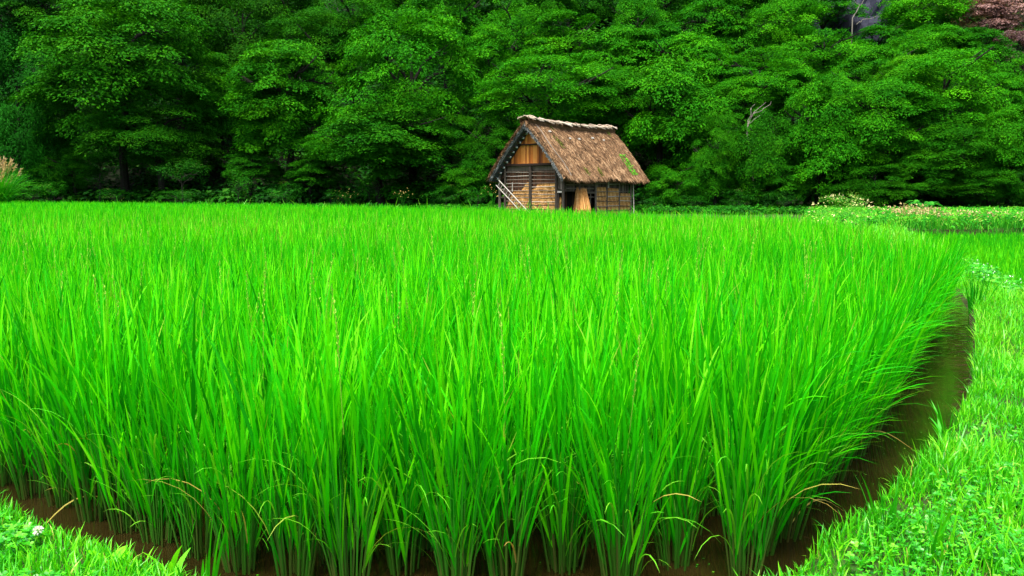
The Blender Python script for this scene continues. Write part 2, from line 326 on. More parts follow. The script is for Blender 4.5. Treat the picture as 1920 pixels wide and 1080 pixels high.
# ------------------------------------------------------------------ rice
def rice_parts(seed, nculm=24, nleaf=4, seg=6, wmul=1.0, hmul=1.0, lean=(0, 0), stems=True, low=True, droop=0):
    """one clump: (leaves, stems, dry leaves) as NM builders"""
    r = np.random.default_rng(seed); LV, SM, DR = NM(), NM(), NM()
    az = r.uniform(0, 2 * PI, nculm); rad = .06 * np.sqrt(r.uniform(0, 1, nculm))
    b = np.stack([rad * np.cos(az), rad * np.sin(az), np.full(nculm, -.05)], 1)
    tilt = rad / .06 * .20 + r.normal(0, .035, nculm); h = r.uniform(.46, .66, nculm) * hmul
    out = np.stack([np.cos(az), np.sin(az), 0 * az], 1); ln = np.array([lean[0], lean[1], 0])
    t = np.linspace(0, 1, 4)[None, :, None]
    def culm(t): return b[:, None] + (out * tilt[:, None] + ln)[:, None] * h[:, None, None] * t ** 1.15 + np.array([0, 0, 1.]) * h[:, None, None] * t
    if stems:
        tubes(SM, culm(t), np.array([[.0045, .004, .0032, .0015]]).repeat(nculm, 0) * wmul, np.stack([r.uniform(0, .5, nculm) * 1, r.uniform(.2, .8, nculm), np.full(nculm, .9), np.full(nculm, 1.)], 1), 4)
    # long upright leaves
    n = nculm * nleaf; k = np.repeat(np.arange(nculm), nleaf); j = np.tile(np.arange(nleaf), nculm)
    t0 = np.clip(.18 + .8 * (j + r.uniform(0, 1, n)) / nleaf, .1, 1)
    tt = t0[:, None, None]
    P0 = (b[k][:, None] + (out[k] * tilt[k][:, None] + ln)[:, None] * h[k][:, None, None] * tt ** 1.15 + np.array([0, 0, 1.]) * h[k][:, None, None] * tt)[:, 0]
    L = r.uniform(.34, .58, n) * (.8 + .35 * t0) * hmul
    ztop = P0[:, 2] + L; over = np.maximum(ztop - r.uniform(.98, 1.10, n) * hmul, 0); L -= over * .9
    a2 = az[k] + r.normal(0, 1.1, n); el = np.abs(r.normal(.09, .10, n)) + .02 + .18 * (1 - t0)
    dirh = np.stack([np.cos(a2), np.sin(a2), 0 * a2], 1)
    bend = np.abs(r.normal(.0, .12, n)) + .04 + .5 * (r.uniform(0, 1, n) < .08)
    s = np.linspace(0, 1, seg + 1)[None, :]
    ang = el[:, None] + bend[:, None] * s ** 1.6 * 1.3
    ds = L[:, None] / seg
    hx = np.concatenate([np.zeros((n, 1)), np.cumsum(np.sin(ang[:, :-1]) * ds, 1)], 1)
    hz = np.concatenate([np.zeros((n, 1)), np.cumsum(np.cos(ang[:, :-1]) * ds, 1)], 1)
    P = P0[:, None] + dirh[:, None] * hx[:, :, None] + ln[None, None] * hx[:, :, None] * .0 + np.array([0, 0, 1.]) * hz[:, :, None] + ln[None, None] * (hz[:, :, None] * .9)
    prof = np.interp(s[0], [0, .12, .45, .8, 1], [.5, .9, 1, .6, .04])
    W = r.uniform(.0085, .0150, n)[:, None] * prof[None] * wmul
    sa = r.uniform(0, PI, n); side = np.stack([np.cos(sa), np.sin(sa), r.normal(0, .1, n)], 1)
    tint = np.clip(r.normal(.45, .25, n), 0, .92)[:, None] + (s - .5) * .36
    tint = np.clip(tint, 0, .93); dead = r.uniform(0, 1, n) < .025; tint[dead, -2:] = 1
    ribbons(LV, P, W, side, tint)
    if low:   # lower leaves that arch outwards, some yellow or brown
        m = int(nculm * .8); k = r.integers(0, nculm, m); a2 = az[k] + r.normal(0, .6, m)
        dirh = np.stack([np.cos(a2), np.sin(a2), 0 * a2], 1); z0 = r.uniform(.06, .36, m) * hmul
        P0 = b[k] * np.array([1.3, 1.3, 0]) + np.stack([0 * z0, 0 * z0, z0], 1) + dirh * (z0 * .2)[:, None]
        L = r.uniform(.14, .42, m); ang = r.uniform(.25, .6, m)[:, None] + r.uniform(.5, 2.1, m)[:, None] * s ** 1.3
        ds = L[:, None] / seg
        hx = np.concatenate([np.zeros((m, 1)), np.cumsum(np.sin(ang[:, :-1]) * ds, 1)], 1); hz = np.concatenate([np.zeros((m, 1)), np.cumsum(np.cos(ang[:, :-1]) * ds, 1)], 1)
        P = P0[:, None] + dirh[:, None] * hx[:, :, None] + np.array([0, 0, 1.]) * hz[:, :, None]
        P[:, :, 2] = np.maximum(P[:, :, 2], .004)
        W = r.uniform(.005, .009, m)[:, None] * prof[None] * wmul; side = np.stack([-np.sin(a2), np.cos(a2), r.normal(0, .3, m)], 1)
        tn = np.where(r.uniform(0, 1, m) < .11, r.uniform(.15, .7, m), r.uniform(.8, 1, m))
        ribbons(DR, P, W, side, tn)
    if droop:   # leaves that arch far out over the ditch
        m = droop; k = r.integers(0, nculm, m); a2 = math.atan2(lean[1], lean[0]) + r.normal(0, .55, m)
        dirh = np.stack([np.cos(a2), np.sin(a2), 0 * a2], 1); z0 = r.uniform(.06, .5, m)
        P0 = b[k] * np.array([1., 1., 0]) + np.stack([0 * z0, 0 * z0, z0], 1) + dirh * (z0 * .12)[:, None]
        L = r.uniform(.28, .56, m); sq = np.linspace(0, 1, seg + 1)[None]; ang = r.uniform(.15, .6, m)[:, None] + r.uniform(.3, 1.5, m)[:, None] * sq ** 1.3; ds = L[:, None] / seg
        hx = np.concatenate([np.zeros((m, 1)), np.cumsum(np.sin(ang[:, :-1]) * ds, 1)], 1); hz = np.concatenate([np.zeros((m, 1)), np.cumsum(np.cos(ang[:, :-1]) * ds, 1)], 1)
        P = P0[:, None] + dirh[:, None] * hx[:, :, None] + np.array([0, 0, 1.]) * hz[:, :, None]; P[:, :, 2] = np.maximum(P[:, :, 2], .004)
        W = r.uniform(.007, .013, m)[:, None] * np.interp(sq[0], [0, .12, .45, .8, 1], [.5, .9, 1, .6, .04])[None] * wmul; side = np.stack([-np.sin(a2), np.cos(a2), r.normal(0, .4, m)], 1)
        ribbons(LV, P, W, side, np.clip(r.normal(.4, .25, m), 0, .93))
    return LV, SM, DR
def panicle(seed, h0=.62, h1=1.05, lean=(0, 0)):
    r = np.random.default_rng(seed); nm = NM()
    a = r.uniform(0, 2 * PI); c = np.array([math.cos(a), math.sin(a)]) * r.uniform(.02, .1); z = np.linspace(0, 1, 7)
    P = np.stack([c[0] * (.4 + z) + lean[0] * (h0 + (h1 - h0) * z), c[1] * (.4 + z) + lean[1] * (h0 + (h1 - h0) * z), h0 + (h1 - h0) * z], 1)
    P[-2:, :2] += np.array([[.008, .004], [.022, .012]])
    tubes(nm, P[None], np.linspace(.0022, .001, 7)[None], np.array([.2]), 4)
    m = 46; t = r.uniform(.45, 1, m); q = np.stack([np.interp(t, z, P[:, i]) for i in range(3)], 1)
    a2 = r.uniform(0, 2 * PI, m); U = norm(np.stack([np.cos(a2) * .45, np.sin(a2) * .45, np.full(m, .9)], 1)); V = norm(np.cross(U, r.normal(0, 1, (m, 3))))
    kites(nm, q + U * .002, U, V, r.uniform(.010, .015, m), r.uniform(.005, .007, m), r.uniform(0, 1, m))
    return nm

NV = 9
RICE_V = [rice_parts(100 + i, 30, 4, 6, hmul=.96 + .02 * (i % 5)) for i in range(NV)]
RICE_R = [rice_parts(200 + i, 26, 4, 6, lean=(.10, -.055), droop=46) for i in range(5)]        # outer row, leaning over the ditch
def to_mesh(p): return [nm.mesh(n, M[k]) for nm, n, k in zip(p, ('leaves', 'stems', 'dry_leaves'), ('rice_leaf', 'rice_stem', 'rice_dry'))]
ME_V = [to_mesh(p) for p in RICE_V]; ME_R = [to_mesh(p) for p in RICE_R]
ME_S = [panicle(300 + i, .55, r_).mesh('seed_head', M['seed']) for i, r_ in enumerate((1.0, 1.08, .95, 1.12))]
ORD = ['first', 'second', 'third', 'fourth', 'fifth', 'sixth', 'seventh', 'eighth', 'ninth', 'tenth', 'eleventh', 'twelfth', 'thirteenth', 'fourteenth', 'fifteenth', 'sixteenth', 'seventeenth', 'eighteenth', 'nineteenth', 'twentieth']
ORD += ['twenty-' + o for o in ORD[:9]] + ['thirtieth'] + ['thirty-' + o for o in ORD[:9]]
GR = 'rice clumps standing in rows in the paddy'
def place_rice(x, y, meshes, label, seeds=0, sc=1.0):
    e = empty('rice_plant', (x, y, 0), random.uniform(0, 2 * PI) if meshes in ME_V else random.uniform(-.25, .25), label, 'rice plant', GR)
    e.scale = (sc, sc, sc * random.uniform(.95, 1.05))
    for me, n in zip(meshes, ('leaves', 'stems', 'dry_leaves')): link(bpy.data.objects.new(n, me), e)
    for k in range(seeds):
        o = link(bpy.data.objects.new('seed_head', random.choice(ME_S)), e); o.rotation_euler = (0, 0, random.uniform(0, 6.28)); o.scale = (1, 1, random.uniform(.94, 1.05))
    return e
vis_front = [(x, y, p) for (x, y), p in zip(front_row, FRONT_PX)]
for k, (x, y, p) in enumerate(vis_front):
    corner = k == len(vis_front) - 1
    lb = 'rice clump at the near corner of the paddy where front row meets ditch' if corner else f'rice clump in the front row at the brown water, {ORD[k]} from the left'
    place_rice(x, y, ME_V[(k * 4 + 1) % NV], lb, 1 if p[0] in (950, 1165, 655) else 0, 1.0)
# the outer row along the ditch
pts = []; acc = 0; step = .23; rl = right_line + [(5.3, 12.6)]
for (x0, y0), (x1, y1) in zip(rl[:-1], rl[1:]):
    Ls = math.hypot(x1 - x0, y1 - y0); t = step - acc
    while t < Ls: pts.append((x0 + (x1 - x0) * t / Ls, y0 + (y1 - y0) * t / Ls)); t += step
    acc = (acc + Ls) % step
n_edge = 32
for k, (x, y) in enumerate(pts[:n_edge]):
    place_rice(x + random.uniform(-.03, .03), y + random.uniform(-.03, .03), ME_R[k % 5], f'rice clump leaning over the ditch along the right edge, {ORD[k]} from the corner', 0)
# inner grid
ga = math.radians(24); gu = np.array([math.cos(ga), -math.sin(ga)]); gv = np.array([math.sin(ga), math.cos(ga)])
ii, jj = np.meshgrid(np.arange(-420, 421), np.arange(-300, 420))
pg = ii.ravel()[:, None] * gu * .25 + jj.ravel()[:, None] * gv * .27
pg = pg[(pg[:, 1] > 2.5) & (np.abs(pg[:, 0]) < .66 * pg[:, 1] + 1.2)]
pg += rng.normal(0, .035, pg.shape)
keep = inside(RICE, pg[:, 0], pg[:, 1]) & (sdist(RICE, pg[:, 0], pg[:, 1]) > .17)
pg = pg[keep]; dist = np.hypot(pg[:, 0], pg[:, 1]); pg = pg[np.argsort(dist)]
n_in = 300 - len(vis_front) - n_edge
for k, (x, y) in enumerate(pg[:n_in]):
    s = random.choice((1, 1, 2)) if random.random() < .16 else 0
    place_rice(x, y, ME_V[random.randrange(NV)], 'rice clump with pale yellow seed heads among the inner rows near the front' if s else 'plain green rice clump without seed heads among the inner rows near the front', s, random.uniform(.96, 1.06))
# everything farther: one mass
far = np.concatenate([pg[n_in:], np.array(pts[n_edge:])]); fd = np.hypot(far[:, 0], far[:, 1]); edge_from = len(pg) - n_in
def merged(p):
    n = NM(); v = p[0]; n.add_arrays(v.arrays()); return n.arrays()
lod = [[merged(rice_parts(400 + i, 20, 4, 4, 1.0, stems=False, low=False)) for i in range(7)],
       [merged(rice_parts(420 + i, 11, 3, 3, 1.5, stems=False, low=False)) for i in range(7)],
       [merged(rice_parts(440 + i, 7, 2, 2, 2.3, stems=False, low=False)) for i in range(7)],
       [merged(rice_parts(460 + i, 5, 2, 2, 3.6, stems=False, low=False)) for i in range(7)]]
lodR = [merged(rice_parts(480 + i, 20, 4, 4, 1.0, lean=(.09, -.05), stems=False, low=False, droop=30)) for i in range(4)]
seedA = [panicle(320 + i, .55, 1.02 + .03 * i).arrays() for i in range(4)]
nm = NM()
patch = np.sin(far[:, 0] * .9 + 1.3 * np.sin(far[:, 1] * .5)) * np.sin(far[:, 1] * .55 + far[:, 0] * .3)
for k, (x, y) in enumerate(far):
    d = fd[k]; l = 0 if d < 11 else 1 if d < 20 else 2 if d < 36 else 3
    a = random.uniform(0, 2 * PI); s = random.uniform(.93, 1.05)
    A = random.choice(lod[l]) if k < edge_from or l else random.choice(lodR)
    if A in (): pass
    if k >= edge_from and l == 0: a = random.uniform(-.2, .2)
    c, sn = math.cos(a) * s, math.sin(a) * s
    Mx = np.array([[c, -sn, 0, x], [sn, c, 0, y], [0, 0, s * (1 + .025 * patch[k]), 0], [0, 0, 0, 1]])
    nm.add_arrays(A, Mx, random.uniform(-.08, .08) + .05 * patch[k])
    if d < 22 and random.random() < .10:
        B = random.choice(seedA); nm.add_arrays((B[0], B[1], B[2], B[3] + 1), Mx)
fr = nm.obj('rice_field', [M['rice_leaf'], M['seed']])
tag(fr, 'sea of bright green rice stretching back over the paddy to the hut', 'rice', kind='stuff')

# second, younger paddy on the right
p2 = []
ii, jj = np.meshgrid(np.arange(-200, 200), np.arange(0, 200)); q2 = np.stack([ii.ravel() * .22, jj.ravel() * .24], 1)
q2 = q2[inside(PADDY2, q2[:, 0], q2[:, 1]) & (sdist(PADDY2, q2[:, 0], q2[:, 1]) > .22) & (q2[:, 0] < .72 * q2[:, 1] + 2)] ; q2 += rng.normal(0, .05, q2.shape)
lod2 = [merged(rice_parts(500 + i, 9, 2, 3, 1.7, .54, stems=False, low=False)) for i in range(6)]
nm = NM()
for x, y in q2:
    a = random.uniform(0, 2 * PI); s = random.uniform(.9, 1.08); c, sn = math.cos(a) * s, math.sin(a) * s
    near = .28 * math.exp(-((x - 9 - (y - 13) * .3) / 2.5) ** 2) if y < 24 else 0
    nm.add_arrays(random.choice(lod2), np.array([[c, -sn, 0, x], [sn, c, 0, y], [0, 0, s, -.35], [0, 0, 0, 1]]), random.uniform(-.1, .1) + near)
o = nm.obj('young_rice_field', M['paddy2']); tag(o, 'shorter young rice filling the lower paddy beyond the ditch bank', 'rice', kind='stuff')

# ------------------------------------------------------------------ bank grass and clover
def grass_points(n, x0, x1, y0, y1, fn):
    x = rng.uniform(x0, x1, n); y = rng.uniform(y0, y1, n); k = fn(x, y); return x[k], y[k]
def blades(nm, x, y, hl, hh, wl, wh, seg=3, tl=.0, th=1.0, mi=0, bendm=.7, zoff=-.01, az=None):
    n = len(x); z = ground_z(x, y) + zoff; L = rng.uniform(hl, hh, n) * (.85 + .5 * np.sin(x * 3.7 + 2 * np.sin(y * 2.3)) * np.sin(y * 4.1 + x * 1.7)); a = rng.uniform(0, 2 * PI, n) if az is None else az + rng.normal(0, .5, n)
    dirh = np.stack([np.cos(a), np.sin(a), 0 * a], 1); s = np.linspace(0, 1, seg + 1)[None]
    ang = np.abs(rng.normal(.25, .25, n))[:, None] + np.abs(rng.normal(bendm, .5, n))[:, None] * s ** 1.3
    ds = L[:, None] / seg
    hx = np.concatenate([np.zeros((n, 1)), np.cumsum(np.sin(ang[:, :-1]) * ds, 1)], 1); hz = np.concatenate([np.zeros((n, 1)), np.cumsum(np.cos(ang[:, :-1]) * ds, 1)], 1)
    P = np.stack([x, y, z], 1)[:, None] + dirh[:, None] * hx[:, :, None] + np.array([0, 0, 1.]) * hz[:, :, None]
    W = rng.uniform(wl, wh, n)[:, None] * np.interp(s[0], [0, .4, .8, 1], [.7, 1, .6, .05])[None]
    sa = a + PI / 2 + rng.normal(0, .5, n)
    t = np.clip((rng.beta(1.6, 1.5, n) + .16 * np.sin(x * 5.1 + y * 2) * np.sin(y * 3.3)) * (th - tl) + tl, 0, .93); t[rng.uniform(0, 1, n) < .012] = 1
    ribbons(nm, P, W, np.stack([np.cos(sa), np.sin(sa), 0 * sa], 1), t, mi)
def on_bank(x, y):
    d = sdist(WATER, x, y); return (~inside(WATER, x, y) | (d < .03)) & ~inside(PADDY2, x, y) & (np.abs(x) < .64 * y + 2.4)
nm = NM()
x, y = grass_points(330000, -7, 6.2, 1.5, 6.8, on_bank)
clm = (np.sin(x * 4.3 + 1) * np.sin(y * 5.1 + x) + .35 * np.sin(x * 13) > -.1) | (x < 0)
clm = clm | (rng.uniform(0, 1, len(x)) < .6)
blades(nm, x[clm], y[clm], .04, .15, .003, .0085, tl=0, th=.9)
x, y = grass_points(105000, 2.0, 11.5, 5.6, 19, on_bank)
blades(nm, x, y, .08, .24, .005, .011, 3, .25, 1)
x, y = grass_points(3000, -3.2, 8, 2.2, 12, lambda x, y: on_bank(x, y) & (sdist(WATER, x, y) > .06) & ((x > .9) | (x < -.9) | (rng.uniform(0, 1, len(x)) < .2)))
blades(nm, x, y, .10, .25, .005, .010, 5, .1, .9, bendm=.9)
x, y = grass_points(2800, 1.0, 3.6, 2.4, 6, lambda x, y: on_bank(x, y) & (sdist(WATER, x, y) > .1))
blades(nm, x, y, .10, .24, .007, .012, 5, .1, .9, bendm=.8)
# the water's edge: longer blades hanging outwards
x, y = grass_points(90000, -3.2, 6.5, 2.5, 13, lambda x, y: on_bank(x, y) & (sdist(WATER, x, y) < .13))
blades(nm, x[:5000], y[:5000], .06, .18, .004, .008, 5, .1, .95)
o = nm.obj('bank_grass', M['bank_grass']); tag(o, 'short bright green grass covering the ditch bank', 'grass', kind='stuff')

def clover(nm, x, y, hmin, hmax, r0, r1):
    n = len(x); z = ground_z(x, y) + rng.uniform(hmin, hmax, n); r = rng.uniform(r0, r1, n); a0 = rng.uniform(0, 2 * PI, n); t = np.clip(rng.beta(2, 2, n), 0, 1)
    tl = rng.normal(0, .3, (n, 2)); Nn = norm(np.stack([tl[:, 0], tl[:, 1], np.ones(n)], 1))
    for k in range(3):
        a = a0 + k * 2 * PI / 3; U = np.stack([np.cos(a), np.sin(a), 0 * a], 1); U = norm(U - Nn * (U * Nn).sum(1, keepdims=True) + np.array([0, 0, .12])); V = np.cross(Nn, U)
        C = np.stack([x, y, z], 1); L = r
        # rounded leaflet of two quads folded along the midrib
        b = C; m1 = C + U * (L * .55)[:, None]; tip = C + U * L[:, None] - Nn * (.05 * L)[:, None]
        for sgn in (-1, 1):
            e1 = C + U * (L * .35)[:, None] + V * (sgn * L * .42)[:, None] + Nn * (.10 * L)[:, None]; e2 = C + U * (L * .85)[:, None] + V * (sgn * L * .40)[:, None] + Nn * (.06 * L)[:, None]
            nm.add(np.stack([b, e1, e2, tip] if sgn > 0 else [b, tip, e2, e1], 1).reshape(-1, 3), np.arange(n * 4).reshape(-1, 4), np.repeat(np.clip(t + rng.normal(0, .08, n), 0, 1), 4))
nm = NM()
x, y = grass_points(17000, .9, 4.3, 1.9, 4.6, lambda x, y: on_bank(x, y) & (sdist(WATER, x, y) > .12) & (np.sin(x * 4.3 + 1) * np.sin(y * 5.1 + x) + .35 * np.sin(x * 13) < .12))
clover(nm, x, y, .0, .11, .007, .018)
x, y = grass_points(9000, -2.8, -.6, 2.3, 3.4, lambda x, y: on_bank(x, y) & (sdist(WATER, x, y) > .1) & (np.sin(x * 5.3) * np.sin(y * 6.1 + x) < -.1))
clover(nm, x, y, .02, .07, .012, .022)
o = nm.obj('clover', M['clover']); tag(o, 'clover and small round leaved weeds matted over the near bank', 'clover', kind='stuff')
nm = NM()   # the taller leafy strip with white flowers along the far side of the bank
x, y = grass_points(9000, 6.3, 10, 10.5, 18.5, lambda x, y: on_bank(x, y) & (sdist(PADDY2, x, y) < .5) & (x < 9))
clover(nm, x, y, .03, .16, .025, .05)
xf, yf = x[:55], y[:55]; zf = ground_z(xf, yf) + .18
Uf = norm(rng.normal(0, 1, (55 * 6, 3))); Cf = np.repeat(np.stack([xf, yf, zf], 1), 6, 0)
kites(nm, Cf, Uf, norm(np.cross(Uf, rng.normal(0, 1, Uf.shape))), np.full(330, .017), np.full(330, .010), rng.uniform(0, 1, 330), 1)
o = nm.obj('flowering_clover', [M['clover'], M['petal']]); tag(o, 'strip of blue green clover with tiny white flowers along the bank edge', 'clover', kind='stuff')

# single plants on the near bank
def blade_tuft(name, loc, n, hl, hh, wl, wh, spread, label, cat, material, tl=.1, th=.7, bend=.5, lean=(0, 0)):
    nm = NM(); r = rng; a = r.uniform(0, 2 * PI, n); L = r.uniform(hl, hh, n); dirh = np.stack([np.cos(a), np.sin(a), 0 * a], 1)
    s = np.linspace(0, 1, 8)[None]; ang = np.abs(r.normal(.12, .12, n))[:, None] + np.abs(r.normal(bend, bend * .6, n))[:, None] * s ** 1.6; ds = L[:, None] / 7
    hx = np.concatenate([np.zeros((n, 1)), np.cumsum(np.sin(ang[:, :-1]) * ds, 1)], 1); hz = np.concatenate([np.zeros((n, 1)), np.cumsum(np.cos(ang[:, :-1]) * ds, 1)], 1)
    P = dirh[:, None] * (hx[:, :, None] + spread * r.uniform(0, 1, n)[:, None, None]) + np.array([0, 0, 1.]) * hz[:, :, None] + np.array([lean[0], lean[1], 0]) * hz[:, :, None]
    W = r.uniform(wl, wh, n)[:, None] * np.interp(s[0], [0, .35, .8, 1], [.7, 1, .55, .04])[None]; sa = r.uniform(0, PI, n)
    ribbons(nm, P, W, np.stack([np.cos(sa), np.sin(sa), 0 * sa], 1), r.uniform(tl, th, n))
    o = nm.obj(name, material); o.location = loc; return tag(o, label, cat)
def on_bank_px(px, py, z=.09): x, y = on_ground(px, py, z); return (x, y, gz(x, y) - .01)
bx = on_bank_px(372, 1118); blade_tuft('grass_tuft', bx, 7, .20, .36, .014, .020, .05, 'tall broad bladed grass shoots standing on the near bank before the front row', 'grass tuft', M['bank_grass'], .2, .5, .15)
bx = on_ground(1826, 590, 0); blade_tuft('sedge_tuft', (bx[0], bx[1], -.02), 26, .45, .75, .012, .018, .10, 'dark green sedge tuft at the far end of the ditch', 'grass tuft', M['rice_leaf'], .0, .12, .5, (.05, 0))
bx = on_bank_px(1775, 805); blade_tuft('grass_tuft', bx, 16, .12, .26, .010, .016, .04, 'leafy grass tuft hanging over the ditch half way along the bank', 'grass tuft', M['bank_grass'], .1, .45, .5, (-.2, 0))
bx = on_bank_px(1660, 1000); blade_tuft('grass_tuft', bx, 14, .12, .27, .008, .013, .06, 'deep green grass tuft on the near bank at the ditch edge', 'grass tuft', M['bank_grass'], .05, .4, .5, (-.1, 0))
bx = on_bank_px(1745, 1040); blade_tuft('grass_tuft', bx, 12, .14, .30, .009, .013, .05, 'long bladed grass tuft rising out of the clover on the right bank', 'grass tuft', M['bank_grass'], .3, .7, .6)

def broad_plant(name, loc, n, L, W, up, label, cat, material, tint=(.3, .8), stem=0.0):
    """rosette or shoot of wide pointed leaves, each a ribbon with a curved profile"""
    nm = NM(); a = np.arange(n) * 2.4 + rng.uniform(0, .6, n); s = np.linspace(0, 1, 7)[None]
    Ln = rng.uniform(.75, 1.1, n) * L; ang = up + rng.uniform(-.2, .25, n)[:, None] + .7 * s ** 1.5; ds = Ln[:, None] / 6
    hx = np.concatenate([np.zeros((n, 1)), np.cumsum(np.sin(ang[:, :-1]) * ds, 1)], 1); hz = np.concatenate([np.zeros((n, 1)), np.cumsum(np.cos(ang[:, :-1]) * ds, 1)], 1)
    dirh = np.stack([np.cos(a), np.sin(a), 0 * a], 1); z0 = np.linspace(0, stem, n)
    P = dirh[:, None] * hx[:, :, None] + np.array([0, 0, 1.]) * (hz + z0[:, None])[:, :, None]
    Wd = W * np.interp(s[0], [0, .15, .45, .75, 1], [.15, .6, 1, .7, .05])[None].repeat(n, 0)
    ribbons(nm, P, Wd, np.stack([-np.sin(a), np.cos(a), 0 * a], 1), rng.uniform(*tint, n))
    if stem: tubes(nm, np.array([[[0, 0, 0], [.003, 0, stem * .6], [0, .004, stem + L * .3]]]), np.array([[.004, .003, .002]]), np.array([.3]), 5)
    o = nm.obj(name, material, smooth=True); o.location = loc; return tag(o, label, cat)
broad_plant('weed_plant', on_bank_px(320, 1082), 6, .16, .030, .35, 'upright weed with long pointed leaves at the bottom of the left bank', 'weed', M['bank_grass'], (.55, .9), .06)
broad_plant('weed_plant', on_bank_px(205, 1062), 5, .10, .055, .8, 'broad leaved yellow green weed on the left bank by the water', 'weed', M['bank_grass'], (.75, .92))
broad_plant('weed_plant', on_bank_px(1765, 828), 7, .13, .022, .3, 'bushy weed with pointed leaves at the ditch edge half way along', 'weed', M['bank_grass'], (.3, .7), .07)
broad_plant('weed_plant', on_bank_px(1880, 950), 6, .10, .07, .9, 'weed rosette with wide rounded leaves in the right bank clover', 'weed', M['clover'], (.6, 1))
broad_plant('weed_plant', on_bank_px(1742, 985), 4, .10, .035, .8, 'weed with paddle shaped leaves among the bank grass', 'weed', M['bank_grass'], (.4, .65))
broad_plant('weed_plant', on_bank_px(1868, 1060), 6, .12, .06, .9, 'dark rounded leaf weed low in the corner of the right bank', 'weed', M['clover'], (.0, .3))
nm = NM(); n = 90; U = norm(rng.normal(0, 1, (n, 3)) + np.array([0, 0, .4])); V = norm(np.cross(U, rng.normal(0, 1, (n, 3))))
kites(nm, U * .006 + np.array([0, 0, .085]), U, V, np.full(n, .016), np.full(n, .006), rng.uniform(0, 1, n))
fl = empty('clover_flower', on_bank_px(74, 1035), 0, 'single white clover flower head on the left bank', 'flower')
nm.obj('flower_head', M['petal'], fl)
nm = NM(); tubes(nm, np.array([[[0, 0, 0], [.004, 0, .05], [0, 0, .088]]]), np.full((1, 3), .0016), np.array([.4]), 5); nm.obj('stem', M['bank_grass'], fl)
nm = NM(); n = 5
for k in range(n):
    a = k * 1.3; P = np.array([[[0, 0, 0], [.02 * math.cos(a), .02 * math.sin(a), .12], [.06 * math.cos(a), .06 * math.sin(a), .2]]]); tubes(nm, P, np.array([[.002, .0015, .001]]), np.array([.6]), 4)
    m = 26; t = rng.uniform(.45, 1, m); C = P[0, 1] + (P[0, 2] - P[0, 1]) * ((t - .4) / .6)[:, None]; U = norm(rng.normal(0, 1, (m, 3)) + np.array([0, 0, 1.2])); V = norm(np.cross(U, rng.normal(0, 1, (m, 3))))
    kites(nm, C, U, V, np.full(m, .014), np.full(m, .006), rng.uniform(0, 1, m))
o = nm.obj('seeding_grass', M['seed']); o.location = on_bank_px(985, 1108); tag(o, 'small seeding grass with pale yellow ears at the foot of the front row', 'grass tuft')
# fallen bent straws over the water
for k, (px, py, a, lb) in enumerate([(1640, 830, -.4, 'dry tan rice straw bent into the ditch water'), (1545, 985, .5, 'pale bent straw lying at the near part of the ditch'), (135, 985, .8, 'pale yellow straw leaning over the water by the left front clumps')]):
    x, y = on_ground(px, py); nm = NM(); s = np.linspace(0, 1, 9); P = np.stack([np.cos(a) * s * .34 - .17 * np.cos(a), np.sin(a) * s * .34, .10 * np.sin(s * PI) * (1 - .3 * s) + .003], 1)
    ribbons(nm, P[None], np.interp(s, [0, .5, 1], [.006, .008, .002])[None], np.array([[-math.sin(a), math.cos(a), .5]]), np.array([.3]))
    o = nm.obj('fallen_straw', M['rice_dry']); o.location = (x, y, 0); tag(o, lb, 'straw')
# duckweed flecks
nm = NM(); x = rng.uniform(-4, 7, 16000); y = rng.uniform(2.7, 13, 16000)
kk = inside(WATER, x, y) & (sdist(WATER, x, y) > .12) & (sdist(RICE, x, y) < .5) & ((np.sin(x * 7 + 2) * np.sin(y * 6.3) + rng.normal(0, .3, len(x))) > .62)
x, y = x[kk], y[kk]; a = rng.uniform(0, 2 * PI, len(x)); U = np.stack([np.cos(a), np.sin(a), 0 * a], 1); V = np.stack([-np.sin(a), np.cos(a), 0 * a], 1)
kites(nm, np.stack([x, y, np.full(len(x), .004)], 1), U, V, rng.uniform(.006, .016, len(x)), rng.uniform(.005, .011, len(x)), rng.uniform(.2, 1, len(x)))
o = nm.obj('duckweed', M['clover']); tag(o, 'flecks of duckweed floating on the muddy water', 'duckweed', kind='stuff')

# ------------------------------------------------------------------ the hut
HUT = (.72, 46.0); HA = math.atan2(-.607, .795)      # origin: ridge front end on plan; local x along the gable, y along the ridge
hz0 = gz(2.9, 49)
hut = empty('thatched_hut', (HUT[0], HUT[1], 0), HA, 'weathered wooden hut with a steep brown thatched roof at the far edge of the rice', 'hut')
RL, HW, ZR, ZE, TK = 8.75, 2.55, 5.43, 2.40, .34
NR, NC = 26, 60
def roof_pt(sx, u, v, depth=0.0):
    """u 0 ridge..1 eave, v 0 front..1 back, sx side; slight sag and swell of old thatch"""
    x = sx * (HW + .05) * u; z = ZR - (ZR - ZE) * (u ** 1.04) + .10 * np.sin(PI * u) + .06 * np.sin(v * 9 + u * 3) * u - .10 * np.sin(PI * v) * (1 - u) - .05 * np.sin(PI * v)
    y = RL * v + (1 - u) * -.05 * (1 - 2 * v)
    n = np.array([sx * .77, 0, .63]); return np.stack([x - n[0] * depth, y + 0 * x, z - n[2] * depth], -1)
